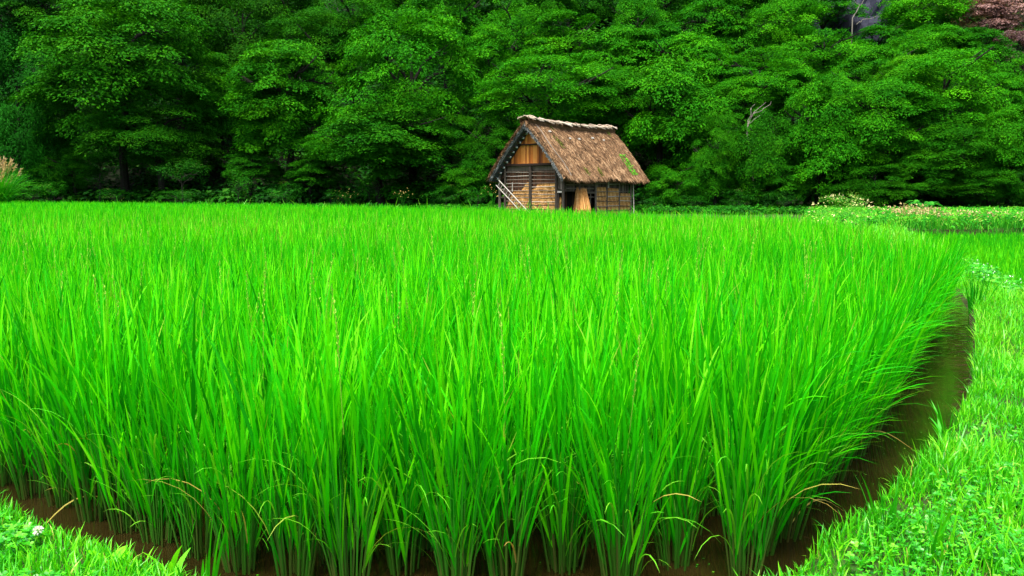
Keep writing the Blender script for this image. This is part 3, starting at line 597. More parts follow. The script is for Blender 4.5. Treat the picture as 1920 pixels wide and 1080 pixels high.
for sx in (-1, 1):
    nm = NM(); u = np.linspace(0, 1, NR); v = np.linspace(0, 1, NC); U, V = np.meshgrid(u, v)
    T = roof_pt(sx, U.ravel(), V.ravel()) + rng.normal(0, .018, (NR * NC, 3)); B = roof_pt(sx, U.ravel(), V.ravel(), TK) ; B[:, 0] = np.where(sx * B[:, 0] < 0, 0, B[:, 0])
    q = (np.arange(NC - 1)[:, None] * NR + np.arange(NR - 1)[None]).ravel()
    quad = np.stack([q, q + 1, q + NR + 1, q + NR], 1)
    tint = np.clip(.45 + .18 * (U.ravel() - .5) + .12 * np.sin(V.ravel() * 23 + U.ravel() * 7) * np.sin(U.ravel() * 11), 0, 1)
    nm.add(T, quad, tint)
    # lower edge of the eave
    e = np.arange(NC) * NR + NR - 1; E0 = T[e]; E1 = B[e]; i = np.arange(NC - 1)
    nm.add(np.vstack([E0, E1]), np.stack([i, i + 1, i + 1 + NC, i + NC], 1), .42)
    # combed straw lying on the surface
    n = 9000; uu = rng.uniform(.02, 1.0, n); vv = rng.uniform(0, 1, n); L = rng.uniform(.12, .42, n)
    P0 = roof_pt(sx, uu, vv, -.012); P1 = roof_pt(sx, uu + L / 4.1, vv + rng.normal(0, .006, n), -.045); Pm = (P0 + P1) / 2 + np.array([sx * .77, 0, .63]) * .018
    sd = np.tile(np.array([[0, 1., 0]]), (n, 1)) + rng.normal(0, .15, (n, 3))
    cl = np.clip(rng.normal(.50, .24, n) + .13 * np.sin(vv * 31 + uu * 13) * np.sin(vv * 13 - uu * 17) + .10 * (uu - .4), 0, 1)
    ribbons(nm, np.stack([P0, Pm, P1], 1), np.tile(np.array([[.022, .03, .012]]), (n, 1)) * rng.uniform(.6, 1.5, (n, 1)), sd, cl)
    # fringe at the eave and along both rakes
    n = 2600; vv = rng.uniform(0, 1, n); P0 = roof_pt(sx, np.full(n, .99), vv, rng.uniform(0, 1, n) * TK * .9); d = np.array([sx * .55, 0, -.8]) ; L = rng.uniform(.06, .2, n)
    P1 = P0 + (d + rng.normal(0, .12, (n, 3))) * L[:, None]
    ribbons(nm, np.stack([P0, P1], 1), np.tile(np.array([[.03, .012]]), (n, 1)), np.tile(np.array([[0, 1., 0]]), (n, 1)), np.clip(rng.normal(.5, .2, n), 0, 1))
    # underside with the thick butt ends of thatch at both gables
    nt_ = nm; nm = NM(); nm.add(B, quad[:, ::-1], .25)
    for c, sg in ((0, -1), (NC - 1, 1)):
        m = 7; r0 = np.arange(NR) + c * NR; rows = [T[r0] * (1 - k / (m - 1)) + B[r0] * (k / (m - 1)) for k in range(m)]
        A = np.stack(rows, 0); A[1:-1, :, 1] += rng.normal(-.01 * -sg, .03, (m - 2, NR))
        for (ka, kb, tgt, tt) in ((0, 3, nt_, .5), (3, 6, nm, .68)):
            i = (np.arange(kb - ka)[:, None] * NR + np.arange(NR - 1)[None]).ravel()
            tgt.add(A[ka:kb + 1].reshape(-1, 3), np.stack([i, i + 1, i + NR + 1, i + NR], 1), np.clip(rng.normal(tt, .16, (kb - ka + 1) * NR), 0, 1))
        for tgt, d0, d1, tm, n in ((nt_, 0, .5, .55, 1100), (nm, .5, 1, .6, 900)):
            uu = rng.uniform(.04, 1, n); P0 = roof_pt(sx, uu, np.full(n, 0. if sg < 0 else 1.), rng.uniform(d0, d1, n) * TK); L = rng.uniform(.05, .16, n)
            P1 = P0 + np.stack([sx * L * .3, sg * L * .6, -L * .6], 1) + rng.normal(0, .02, (n, 3))
            ribbons(tgt, np.stack([P0, P1], 1), np.tile(np.array([[.035, .012]]), (n, 1)), np.tile(np.array([[sx * .6, 0, -.8]]), (n, 1)) + rng.normal(0, .3, (n, 3)), np.clip(rng.normal(tm, .28, n), 0, 1))
    roof = nt_.obj('roof', M['thatch'], hut)
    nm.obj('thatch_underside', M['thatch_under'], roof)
    if sx == 1:   # wooden pegs that poke out of the right slope and moss streaks on it
        for u_, v_, l_ in ((.22, .16, .30), (.30, .35, .18), (.29, .46, .26), (.25, .64, .34), (.29, .76, .2)):
            p = roof_pt(1, np.array([u_]), np.array([v_]), -.03)[0]; pk = NM(); box_np(pk, (-.05, -l_ / 2, -.02), (.05, l_ / 2, .05), .95); o = pk.obj('wooden_peg', M['old_wood'], roof); o.location = p; o.rotation_euler = (.05, .88, .3)
        for u_, v_, n_, r_ in ((.42, .17, 240, .22), (.88, .27, 160, .16), (.9, .42, 160, .16), (.12, .22, 90, .12), (.12, .9, 90, .14)):
            ms = NM(); uu = u_ + rng.normal(0, r_ / 4, n_); uu = np.clip(uu, u_ - r_ / 2.2, u_ + r_ / 2.2); vv = v_ + np.clip(rng.normal(0, r_ / 18, n_), -r_ / 9, r_ / 9); P0 = roof_pt(1, uu, vv, -.05); U_ = norm(rng.normal(0, 1, (n_, 3)) + np.array([.6, 0, -.3])); V_ = norm(np.cross(U_, rng.normal(0, 1, (n_, 3))))
            kites(ms, P0, U_, V_, rng.uniform(.05, .12, n_), rng.uniform(.02, .05, n_), rng.uniform(0, 1, n_)); ms.obj('moss_patch', M['moss'], roof)
    # bamboo pole that binds the thatch down along the front rake
    if sx == 1:
        pl = NM(); us = np.linspace(.12, .99, 8); P = roof_pt(1, us, .05 + .012 * np.sin(us * 9), -.05); tubes(pl, P[None], np.full((1, 8), .026), np.array([.72]), 6); pl.obj('binding_pole', M['old_wood'], roof)
# ridge cover: slabs of pale bark laid across, over a thatch cushion
nm = NM()
tubes(nm, np.stack([np.zeros(24), np.linspace(-.12, RL + .08, 24), ZR - .10 - .14 * np.sin(PI * np.linspace(0, 1, 24))], 1)[None], np.full((1, 24), .30), np.array([.35]), 10)
cap = nm.obj('ridge_cushion', M['thatch'], hut)
nv = 20
for k in range(nv):
    y0 = -.15 + (RL + .1) * k / nv; yc = y0 + .24; z = ZR + .17 - .14 * math.sin(PI * yc / RL) + .03 * (k % 2)
    nm = NM(); m = 9
    xs_ = np.linspace(-1, 1, m) * (.42 + rng.uniform(-.06, .08)); zz = z - .30 * np.abs(xs_) ** 1.5 * 1.6
    y1 = y0 + rng.uniform(.40, .62); rows = []
    lf = rng.uniform(.02, .08)
    for yy, lift in ((y0, lf), (y1, -.02)):
        rows.append(np.stack([xs_, np.full(m, yy) + rng.normal(0, .06, m), zz + lift + rng.normal(0, .012, m)], 1))
    A = np.vstack(rows); Bq = A - np.array([0, 0, .05]); i = np.arange(m - 1); nm.add(np.vstack([A, Bq]), np.vstack([np.stack([i, i + 1, i + 1 + m, i + m], 1), np.stack([i + 2 * m, i + 3 * m, i + 1 + 3 * m, i + 1 + 2 * m], 1), np.stack([i, i + 2 * m, i + 1 + 2 * m, i + 1], 1), np.stack([i + m, i + 1 + m, i + 1 + 3 * m, i + 3 * m], 1), [[0, m, 3 * m, 2 * m], [m - 1, 3 * m - 1, 4 * m - 1, 2 * m - 1]]]), rng.uniform(.45, 1))
    nm.obj('bark_slab', M['ridge_bark'], cap)
for sx in (-1, 1):
    nm = NM(); yy = np.linspace(-.2, RL + .12, 12); tubes(nm, np.stack([np.full(12, sx * .34), yy, ZR + .10 - .14 * np.sin(PI * np.clip(yy / RL, 0, 1)) + rng.normal(0, .012, 12)], 1)[None], np.full((1, 12), .035), np.array([.9]), 6); nm.obj('ridge_pole', M['ridge_bark'], cap)
# rafters and lashings under the front overhang
for k in range(11):
    for sx in (-1, 1):
        u_ = .10 + .085 * k; p = roof_pt(sx, np.array([u_]), np.array([0.]), TK + .05)[0]; nm = NM()
        pole(nm, (p[0], .10, p[2]), (p[0], 1.0, p[2]), .035, None, .35, 6); ra = nm.obj('batten', M['dark_wood'], hut)
        if sx < 0:
            nm = NM(); tubes(nm, np.array([[[p[0] - .05, .28, p[2]], [p[0] + .05, .36, p[2] - .02]]]), np.full((1, 2), .055), np.array([.6]), 6); nm.obj('rope_lashing', M['rope'], ra)
for sx in (-1, 1):
    for y_ in (.62, RL - .6):
        nm = NM(); a = roof_pt(sx, np.array([.03]), np.array([0.]), TK + .12)[0]; b = roof_pt(sx, np.array([.97]), np.array([0.]), TK + .12)[0]
        pole(nm, (a[0], y_, a[2]), (b[0], y_, b[2]), .06, None, .4, 7, .01); nm.obj('rafter', M['dark_wood'], hut)
GY = .48       # gable wall plane
FL = .30
def zin(x): return ZR - .50 - (ZR - ZE) / HW * abs(x) * 1.0
# gable boards: upper and lower field, front and back
def boards(zl, zh, y, tn, name):
    nm = NM(); x = -1.62
    while x < 1.62:
        w_ = rng.uniform(.09, .16); x1 = min(x + w_, 1.62); d = rng.uniform(-.008, .008); t = np.clip(rng.normal(tn, .27), .05, 1)
        zt0 = min(zin(x), zh); zt1 = min(zin(x1), zh)
        if max(zt0, zt1) > zl + .02:
            zt0 = max(zt0, zl); zt1 = max(zt1, zl)
            v = [(x + .004, y + d, zl), (x1 - .004, y + d, zl), (x1 - .004, y + d, zt1), (x + .004, y + d, zt0)]; v += [(a, b + .03, c) for a, b, c in v]
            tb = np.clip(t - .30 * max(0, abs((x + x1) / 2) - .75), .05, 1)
            nm.add(v, [(0, 1, 2, 3), (7, 6, 5, 4), (0, 3, 7, 4), (1, 5, 6, 2), (3, 2, 6, 7), (0, 4, 5, 1)], tb)
        x = x1
    return nm.obj(name, M['board'], hut)
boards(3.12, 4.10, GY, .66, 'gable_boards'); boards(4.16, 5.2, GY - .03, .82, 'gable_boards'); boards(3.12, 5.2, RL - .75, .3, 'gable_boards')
def beam(p0, p1, w_, h_, tint, name, mk='old_wood', parent=None):
    p0 = np.array(p0, float); p1 = np.array(p1, float); nm = NM(); d = (p1 - p0) / np.linalg.norm(p1 - p0)
    up = np.array([0, 0, 1.]) if abs(d[2]) < .9 else np.array([0, 1., 0]); s = np.cross(d, up); s /= np.linalg.norm(s); t = np.cross(s, d)
    v = [p + s * a * w_ / 2 + t * b * h_ / 2 for p in (p0, p1) for a, b in ((-1, -1), (1, -1), (1, 1), (-1, 1))]
    nm.add(v, [(0, 1, 2, 3), (7, 6, 5, 4), (0, 4, 5, 1), (1, 5, 6, 2), (2, 6, 7, 3), (3, 7, 4, 0)], tint)
    return nm.obj(name, M[mk], parent or hut)
def rpole(p0, p1, r_, tint, name, mk='old_wood', parent=None, wob=.008):
    nm = NM(); pole(nm, p0, p1, r_, r_ * .9, tint, 7, wob); return nm.obj(name, M[mk], parent or hut)
beam((-1.85, GY - .08, 3.06), (1.85, GY - .08, 3.06), .14, .11, .12, 'gable_beam', 'dark_wood'); beam((-.85, GY - .075, 4.13), (.85, GY - .075, 4.13), .07, .07, .1, 'gable_beam', 'dark_wood')
beam((-1.66, GY + .10, 2.86), (1.66, GY + .10, 2.86), .03, .26, .55, 'lintel_board')
for x_, r_, t_ in ((-1.72, .075, .4), (0, .10, .12), (1.70, .085, .15)): rpole((x_, GY - .04, FL - .15), (x_, GY - .04, 3.0), r_, t_, 'post', wob=.006)
for x_ in (-2.12, 2.12): rpole((x_, GY - .02, FL - .15), (x_, GY - .02, 2.75), .08, .55 if x_ < 0 else .3, 'post', wob=.006)
for k, z_ in enumerate((2.66, 2.46, 2.26, 2.06, 1.87, 1.67, 1.47, 1.28, 1.08, .88, .68, .48)):
    for a, b in ((-1.68, -.08), (.08, 1.66)):
        rpole((a, GY - .02, z_ + rng.normal(0, .012)), (b, GY - .02, z_ + rng.normal(0, .012)), .021, rng.uniform(.55, .95) if k < 9 else rng.uniform(.3, .7), 'rail')
rpole((-1.2, GY - .07, 1.62), (-1.2, GY - .07, 2.12), .025, .95, 'rail'); 
for a, b, z_ in ((-2.1, -1.7, 1.75), (-2.1, -1.7, 1.3)): beam((a, GY - .02, z_), (b, GY - .02, z_), .05, .07, .8 if z_ > 1.5 else .4, 'rail')
# walls: dark reed behind, straw thatching below
def reed_wall(p0, p1, zl, zh, name='reed_wall', mk='dark_wood', n=90, tmean=.6):
    p0 = np.array(p0, float); p1 = np.array(p1, float); nm = NM(); d = p1 - p0; nn = np.array([d[1], -d[0]]) / np.hypot(*d)
    t = np.linspace(0, 1, n + 1)
    for k in range(n):
        a = p0 + d * t[k]; b = p0 + d * t[k + 1]; o = rng.uniform(0, .02); c = np.append(nn * o, 0)
        v = [(*a, zl), (*b, zl), (*b, zh), (*a, zh)]; v = np.array(v) + c; v2 = v - np.append(nn * .04, 0)
        nm.add(np.vstack([v, v2]), [(0, 1, 2, 3), (7, 6, 5, 4), (0, 3, 7, 4), (1, 5, 6, 2), (3, 2, 6, 7)], np.clip(rng.normal(tmean, .2), 0, 1))
    return nm.obj(name, M[mk], hut)
def straw_wall(p0, p1, zl, top, name='straw_wall', n=1500, bulge=.05):
    """mat of hanging straw in overlapping courses; top(t) is the height of its upper edge"""
    p0 = np.array(p0, float); p1 = np.array(p1, float); d = p1 - p0; nn = np.array([d[1], -d[0], 0]) / np.hypot(*d); nm = NM()
    m, kx = 14, 24; t, s = np.meshgrid(np.linspace(0, 1, kx), np.linspace(0, 1, m)); tp = top(t)
    V = np.stack([p0[0] + d[0] * t, p0[1] + d[1] * t, zl + (tp - zl) * s], -1) + nn * (bulge * .4); i = (np.arange(m - 1)[:, None] * kx + np.arange(kx - 1)[None]).ravel()
    nm.add(V.reshape(-1, 3), np.stack([i, i + 1, i + kx + 1, i + kx], 1), .3)
    tt = rng.uniform(0, 1, n); tp = top(tt); z1 = zl + .05 + (tp - zl) * rng.uniform(0, 1, n); course = np.ceil(z1 / .20) * .20; z1 = np.minimum(course + rng.uniform(-.03, .03, n), tp + rng.uniform(-.05, .03, n)); L = rng.uniform(.14, .26, n)
    B = np.stack([p0[0] + d[0] * tt, p0[1] + d[1] * tt, z1], 1) + nn * bulge * .6; E = B + nn * rng.uniform(.01, .05, n)[:, None] - np.stack([0 * L, 0 * L, L], 1) + np.append(d / np.hypot(*d), 0) * rng.normal(0, .02, n)[:, None]; E[:, 2] = np.maximum(E[:, 2], zl - .05)
    tn = np.clip(rng.normal(.62, .17, n) + .12 * np.sin(tt * 19 + course * 5), 0, 1)
    ribbons(nm, np.stack([B, E], 1), np.tile(np.array([[.016, .028]]), (n, 1)), np.tile(np.append(d / np.hypot(*d), 0)[None], (n, 1)) + rng.normal(0, .1, (n, 3)), np.stack([tn - .18, tn + .05], 1))
    return nm.obj(name, M['straw'], hut)
reed_wall((-1.68, GY + .12), (-.06, GY + .12), FL, 2.74, tmean=.62); reed_wall((.06, GY + .12), (1.66, GY + .12), FL, 2.74, tmean=.7)
straw_wall((-1.66, GY + .05), (-.08, GY + .05), FL - .1, lambda t: np.interp(t, [0, .18, .30, .55, .62, .78, .88, 1], [.75, 1.35, 1.65, 1.70, 1.62, 1.95, 2.12, 2.12]), n=1700)
straw_wall((.08, GY + .05), (1.64, GY + .05), FL - .1, lambda t: np.interp(t, [0, .1, .28, 1], [1.75, 1.80, 2.02, 2.08]), n=2000)
# right aisle
SXW = 2.10
for k, y_ in enumerate((.78, 2.02, 3.71, 4.91, 6.28, 7.66)): rpole((SXW, y_, FL - .15), (SXW, y_, 2.62), .065, (.25, .5, .6, .45, .5, .6)[k], 'post', wob=.006) if k else None
beam((SXW - .02, .6, 2.52), (SXW - .02, 7.9, 2.52), .12, .12, .3, 'wall_plate')
beam((-SXW + .02, .6, 2.52), (-SXW + .02, 7.9, 2.52), .12, .12, .3, 'wall_plate')
reed_wall((1.72, GY + .05), (2.08, GY + .05), 1.72, 2.74, 'side_boards', 'old_wood', 5, .35)
beam((1.72, GY - .03, 1.60), (2.1, GY - .03, 1.60), .05, .10, 1.0, 'lintel'); rpole((1.80, GY + .02, FL - .1), (1.80, GY + .02, 1.55), .04, .2, 'post'); 
straw_wall((1.74, GY + .16), (1.90, GY + .16), FL - .1, lambda t: 1.3 + 0 * t, n=160)
reed_wall((SXW - .14, 3.75), (SXW - .14, 7.62), 1.5, 2.5, 'upper_boards', 'old_wood', 26, .36); reed_wall((SXW - .14, .85), (SXW - .14, 3.68), 1.62, 2.5, 'upper_boards', 'old_wood', 18, .36)
for z_ in (2.16, 1.98, 1.78): beam((SXW - .06, .85, z_), (SXW - .06, 3.66, z_), .035, .05, .6, 'rail')
straw_wall((SXW - .05, 3.76), (SXW - .05, 4.88), FL - .1, lambda t: 1.86 + 0 * t, n=1200); straw_wall((SXW - .05, 4.94), (SXW - .05, 6.24), FL - .1, lambda t: 1.84 - .05 * t, n=1300); straw_wall((SXW - .05, 6.32), (SXW - .05, 7.64), FL - .1, lambda t: 1.52 + 0 * t, n=1100)
for z_ in (2.05, 1.64, 1.36, 1.08, .80, .55):
    for a, b in ((3.76, 4.88), (4.94, 6.24), (6.32, 7.62)): rpole((SXW + .03, a, z_ + rng.normal(0, .012)), (SXW + .03, b, z_ + rng.normal(0, .012)), .02, rng.uniform(.4, .98), 'rail')
for y_ in (6.7, 7.0, 7.35): rpole((SXW - .02, y_, 1.5), (SXW - .02, y_, 2.4), .02, .6, 'rail')
# doorway: frame, lintel and an added dark inner wall closing the view
beam((SXW - .03, 2.06, 1.56), (SXW - .03, 3.66, 1.56), .06, .10, .45, 'lintel'); rpole((SXW - .03, 2.65, FL - .1), (SXW - .03, 2.65, 1.5), .035, .55, 'door_post'); rpole((SXW - .05, 3.28, FL - .1), (SXW - .05, 3.28, 1.5), .025, .6, 'door_post'); beam((SXW - .05, 2.66, 1.32), (SXW - .05, 3.66, 1.32), .03, .05, .5, 'rail')
reed_wall((1.25, .95), (1.25, 7.6), FL, 2.6, 'inner_wall', 'dark_wood', 40, .12)
# left side and back
reed_wall((-1.75, 7.66), (-1.75, .84), FL, 2.6, 'side_boards', 'dark_wood', 50, .4); reed_wall((1.9, 7.68), (-1.9, 7.68), FL, 3.1, 'back_boards', 'dark_wood', 40, .4)
for y_ in (3.0, 5.3, 7.66): rpole((-SXW, y_, FL - .15), (-SXW, y_, 2.62), .07, .4, 'post')
nm = NM(); box_np(nm, (-1.7, .95, FL - .06), (2.05, 7.6, FL), .2); nm.obj('floor_planks', M['dark_wood'], hut)

# things that rest on the hut
def hut_thing(name, label, cat):
    e = empty(name, (0, 0, 0), 0, label, cat); e.location = (HUT[0], HUT[1], 0); e.rotation_euler = (0, 0, HA); return e
ld = hut_thing('ladder', 'pale wooden ladder propped slantwise across the front of the hut', 'ladder')
pa, pb = np.array([-2.16, GY - .30, 1.98]), np.array([.02, GY - .42, .22]); d = (pb - pa) / np.linalg.norm(pb - pa); off = np.array([.21, -.02, .27])
for o_ in (np.zeros(3), off): rpole(pa + o_, pb + o_, .026, 1.0, 'side_rail', parent=ld, wob=.004)
for k in range(11):
    p = pa + (pb - pa) * (.05 + .088 * k); rpole(p, p + off, .016, .95, 'rung', parent=ld, wob=0)
lp = hut_thing('leaning_pole', 'thin pale pole leaning against the rear right corner post of the hut', 'pole'); rpole((SXW + .5, 7.15, FL - .1), (SXW + .12, 7.72, 2.30), .035, .9, 'pole', parent=lp); lp.children[0].name = 'shaft'
sh = hut_thing('straw_sheaf', 'tall golden straw sheaf leaning beside the doorway of the hut', 'straw sheaf')
nm = NM(); n = 2600; th = rng.uniform(0, 2 * PI, n); rr = np.sqrt(rng.uniform(.35, 1, n)); c = np.stack([np.cos(th), np.sin(th)], 1)
B = np.stack([SXW + .42 + c[:, 0] * .42 * rr, 1.70 + c[:, 1] * .58 * rr, np.full(n, FL - .12) + rng.uniform(0, .5, n)], 1); E = np.stack([SXW + .16 + c[:, 0] * .22 * rr, 2.0 + c[:, 1] * .38 * rr, 1.80 + rng.uniform(-.22, .08, n)], 1)
L_ = rng.uniform(.45, 1, n)[:, None]; E = B + (E - B) * L_
ribbons(nm, np.stack([B, (B + E) / 2 + rng.normal(0, .015, (n, 3)), E], 1), np.tile(np.array([[.026, .022, .012]]), (n, 1)), rng.normal(0, 1, (n, 3)) * np.array([1, 1, .1]), np.clip(rng.normal(.55, .2, n), 0, 1))
a = np.linspace(0, 2 * PI, 13)[:-1]; k2 = 5; lv = np.linspace(0, 1, k2); V = np.stack([np.stack([SXW + .42 - .26 * l + np.cos(a) * (.37 - .19 * l), 1.70 + .26 * l + np.sin(a) * (.5 - .22 * l), np.full(12, FL - .1 + 1.42 * l)], 1) for l in lv]).reshape(-1, 3)
i = (np.arange(k2 - 1)[:, None] * 12 + np.arange(12)[None]).ravel(); j = (np.arange(k2 - 1)[:, None] * 12 + ((np.arange(12) + 1) % 12)[None]).ravel(); nm.add(V, np.stack([i, j, j + 12, i + 12], 1), .25)
nm.obj('straw', M['straw'], sh)
fp = hut_thing('roof_fern', 'green weed growing on the right end of the thatched roof', 'weed')
nm = NM(); n = 260; vv = .84 + rng.normal(0, .012, n); uu = rng.uniform(.58, .93, n); br = rng.integers(0, 2, n); vv = .825 + .045 * br + rng.normal(0, .008, n); P0 = roof_pt(1, uu, vv, -.06); U_ = norm(rng.normal(0, 1, (n, 3)) * np.array([.5, 1, .5]) + np.array([.6, 0, -.5])); V_ = norm(np.cross(U_, rng.normal(0, .3, (n, 3)) + np.array([.77, 0, .63])))
kites(nm, P0, U_, V_, rng.uniform(.10, .2, n), rng.uniform(.03, .06, n), rng.uniform(.45, .85, n)); fo = nm.obj('leaves', M['weed'], fp)

# ------------------------------------------------------------------ trees
def crown_unit(seed, npuff, nleaf, leaf, kind='layered', flat=.34, nlobe=6):
    r = np.random.default_rng(seed); nm = NM()
    lc = norm(r.normal(0, 1, (nlobe, 3))) * r.uniform(.25, .55, (nlobe, 1)); lc[:, 2] = lc[:, 2] * .9 + .02; lr = r.uniform(.42, .62, nlobe)
    lc[0] = (0, 0, .38); lr[0] = .6
    C, O = [], []
    while len(C) < npuff:
        k = r.integers(nlobe); d = norm(r.normal(0, 1, 3)); 
        if d[2] < -.9: continue
        p = lc[k] + d * lr[k] * r.uniform(.78, 1.05)
        if any(np.linalg.norm((p - lc[j])) < lr[j] * .72 for j in range(nlobe)) and r.uniform() < .80: continue
        if np.linalg.norm(p) > 1.12: continue
        C.append(p); O.append(d)
    C = np.array(C); O = np.array(O); pr = r.uniform(.15, .27, npuff) * (1.2 if leaf > .045 else 1)
    n = npuff * nleaf; k = np.repeat(np.arange(npuff), nleaf)
    up = np.array([0, 0, 1.]); tilt = {'layered': .42, 'round': .8, 'plume': 1.0}[kind]
    Nn = norm(up + O * tilt + r.normal(0, .12, O.shape)); T1 = norm(np.cross(Nn, r.normal(0, 1, O.shape))); T2 = np.cross(Nn, T1)
    rho = np.sqrt(r.uniform(0, 1, n)); a = r.uniform(0, 2 * PI, n)
    rag = 1 + .28 * np.sin(a * 3 + k) + .15 * np.sin(a * 7 + k * 2.1); rad = pr[k] * rho * rag
    hgt = pr[k] * (flat * (1 - rho ** 2) + r.normal(0, .10 if kind == 'layered' else .22, n))
    rd = T1[k] * np.cos(a)[:, None] + T2[k] * np.sin(a)[:, None]
    P = C[k] + rd * rad[:, None] + Nn[k] * hgt[:, None] - up * (.10 * pr[k] * rho ** 2)[:, None]
    lnm = norm(Nn[k] + rd * (rho * .6)[:, None] + r.normal(0, .38, (n, 3))); U = norm(rd + r.normal(0, .45, (n, 3)) - up * .25); U = norm(U - lnm * (U * lnm).sum(1, keepdims=True)); V = np.cross(lnm, U)
    L = leaf * r.uniform(.7, 1.35, n); W = L * (r.uniform(.42, .62, n) if kind != 'plume' else r.uniform(.25, .4, n))
    pt = r.normal(.5, .14, npuff)[k]; kites(nm, P, U, V, L, W, np.clip(pt + r.normal(0, .16, n), 0, 1))
    return nm
def trunk_unit(seed, limbs=6):
    """unit height trunk with limbs that reach into the crown; x and y in crown radii"""
    r = np.random.default_rng(seed); nm = NM(); z = np.linspace(0, 1, 7); wob = np.cumsum(r.normal(0, .018, (7, 2)), 0)
    P = np.stack([wob[:, 0], wob[:, 1], z - .03], 1); tubes(nm, P[None], np.interp(z, [0, .08, .5, 1], [.075, .055, .04, .012])[None], np.array([.5]), 8)
    for k in range(limbs):
        t = r.uniform(.55, .9); b = np.array([np.interp(t, z, P[:, i]) for i in range(3)]); a = k * 2.4 + r.uniform(0, .6); l = r.uniform(.4, .75); s = np.linspace(0, 1, 5)
        Q = b + np.stack([np.cos(a) * l * s, np.sin(a) * l * s, (.10 + r.uniform(0, .22)) * s ** .8 + .04 * np.sin(s * 5)], 1); tubes(nm, Q[None], np.linspace(.017, .004, 5)[None], np.array([.55]), 6)
        for e in range(2):
            q0 = Q[2 + e]; a2 = a + r.choice((-1, 1)) * r.uniform(.4, .9); l2 = l * .4; Q2 = q0 + np.stack([np.cos(a2) * l2 * s, np.sin(a2) * l2 * s, .10 * s], 1); tubes(nm, Q2[None], np.linspace(.012, .003, 5)[None], np.array([.6]), 5)
    return nm
CROWN = {'L': [crown_unit(600 + i, 120 + 12 * (i % 3), 480, (.031, .027, .035)[i % 3], 'layered', .34, 5 + i % 4).mesh('crown', M['foliage']) for i in range(8)],
         'S': [crown_unit(620 + i, 85, 360, .041, ('layered', 'round')[i % 2], (.38, .5)[i % 2]).mesh('crown', M['foliage']) for i in range(5)],
         'R': [crown_unit(640 + i, 125, 300, .038, 'round', .55).mesh('crown', M['foliage']) for i in range(3)],
         'C': [crown_unit(660 + i, 105, 520, .044, 'plume', 1.05).mesh('crown', M['conifer']) for i in range(2)],
         'P': [crown_unit(680 + i, 95, 360, .045).mesh('crown', M['pinkleaf']) for i in range(2)],
         'B': [crown_unit(690 + i, 40, 60, .05, 'round', .6).mesh('foliage', M['shrub']) for i in range(4)]}
TRUNK = [trunk_unit(700 + i).mesh('trunk', M['bark']) for i in range(5)]
GT = 'trees of the wooded hillside behind the paddy'
def depth_for(px, s):
    k = (px - 960) / F / CT; return (60 + s) / (1 + .3 * k)
tree_n = 0
def tree(kind, px, py, rw, rh, s, label, col=(1, 1, 1), name='broadleaf_tree', v=None, group=GT):  # col mixes species tone with shade painted into the crown
    global tree_n
    Yd = depth_for(px, s); x, y, zc = at_depth(px, py, Yd); g_ = gz(x, y); R = rw / F * Yd * 1.1; Rz = rh / F * Yd * 1.15
    e = empty(name, (x, y, g_), 0, label, 'tree', group); hc = zc - g_
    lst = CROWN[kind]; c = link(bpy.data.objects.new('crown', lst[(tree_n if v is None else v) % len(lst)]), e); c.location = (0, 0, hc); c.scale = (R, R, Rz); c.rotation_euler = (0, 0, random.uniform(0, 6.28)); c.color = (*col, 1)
    t = link(bpy.data.objects.new('trunk', TRUNK[tree_n % len(TRUNK)]), e); ht = max(hc + .55 * Rz, .6); rs = min(R, 6.5); t.scale = (rs, rs, ht); t.rotation_euler = (0, 0, random.uniform(0, 6.28))
    tree_n += 1; return e
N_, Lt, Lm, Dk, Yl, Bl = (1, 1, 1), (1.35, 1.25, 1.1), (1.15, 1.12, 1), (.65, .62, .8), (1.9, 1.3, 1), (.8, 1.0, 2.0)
T = tree; Yl2 = (1.7, 1.2, 1)
# front rank, from the left
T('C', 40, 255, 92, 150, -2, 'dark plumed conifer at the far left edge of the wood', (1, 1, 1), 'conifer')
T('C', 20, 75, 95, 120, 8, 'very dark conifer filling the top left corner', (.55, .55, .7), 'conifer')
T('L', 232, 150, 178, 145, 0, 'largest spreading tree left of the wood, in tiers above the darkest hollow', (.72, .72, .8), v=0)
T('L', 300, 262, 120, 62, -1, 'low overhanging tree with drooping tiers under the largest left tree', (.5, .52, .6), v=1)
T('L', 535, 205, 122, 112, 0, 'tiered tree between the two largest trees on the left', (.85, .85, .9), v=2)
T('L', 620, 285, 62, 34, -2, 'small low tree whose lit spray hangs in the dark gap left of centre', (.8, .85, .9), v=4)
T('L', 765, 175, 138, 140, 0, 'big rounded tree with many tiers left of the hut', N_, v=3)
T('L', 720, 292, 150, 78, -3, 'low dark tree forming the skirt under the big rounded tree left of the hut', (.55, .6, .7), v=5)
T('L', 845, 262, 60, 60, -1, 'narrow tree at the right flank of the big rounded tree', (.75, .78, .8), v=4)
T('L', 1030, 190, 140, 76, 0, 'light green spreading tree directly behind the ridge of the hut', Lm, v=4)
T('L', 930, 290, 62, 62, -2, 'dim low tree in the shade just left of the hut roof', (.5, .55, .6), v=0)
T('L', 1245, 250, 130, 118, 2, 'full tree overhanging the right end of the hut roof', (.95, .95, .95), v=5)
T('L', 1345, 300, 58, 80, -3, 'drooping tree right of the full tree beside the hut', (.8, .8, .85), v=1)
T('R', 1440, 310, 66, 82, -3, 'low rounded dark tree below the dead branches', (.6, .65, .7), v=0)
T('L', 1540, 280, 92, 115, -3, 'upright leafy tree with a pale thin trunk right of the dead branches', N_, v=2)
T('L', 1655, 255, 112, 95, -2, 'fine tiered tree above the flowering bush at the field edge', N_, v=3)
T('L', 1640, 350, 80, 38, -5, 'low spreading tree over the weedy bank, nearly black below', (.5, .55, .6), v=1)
T('L', 1775, 190, 118, 84, 0, 'domed light green tree upper right, tiered like a cloud', Lt, v=0)
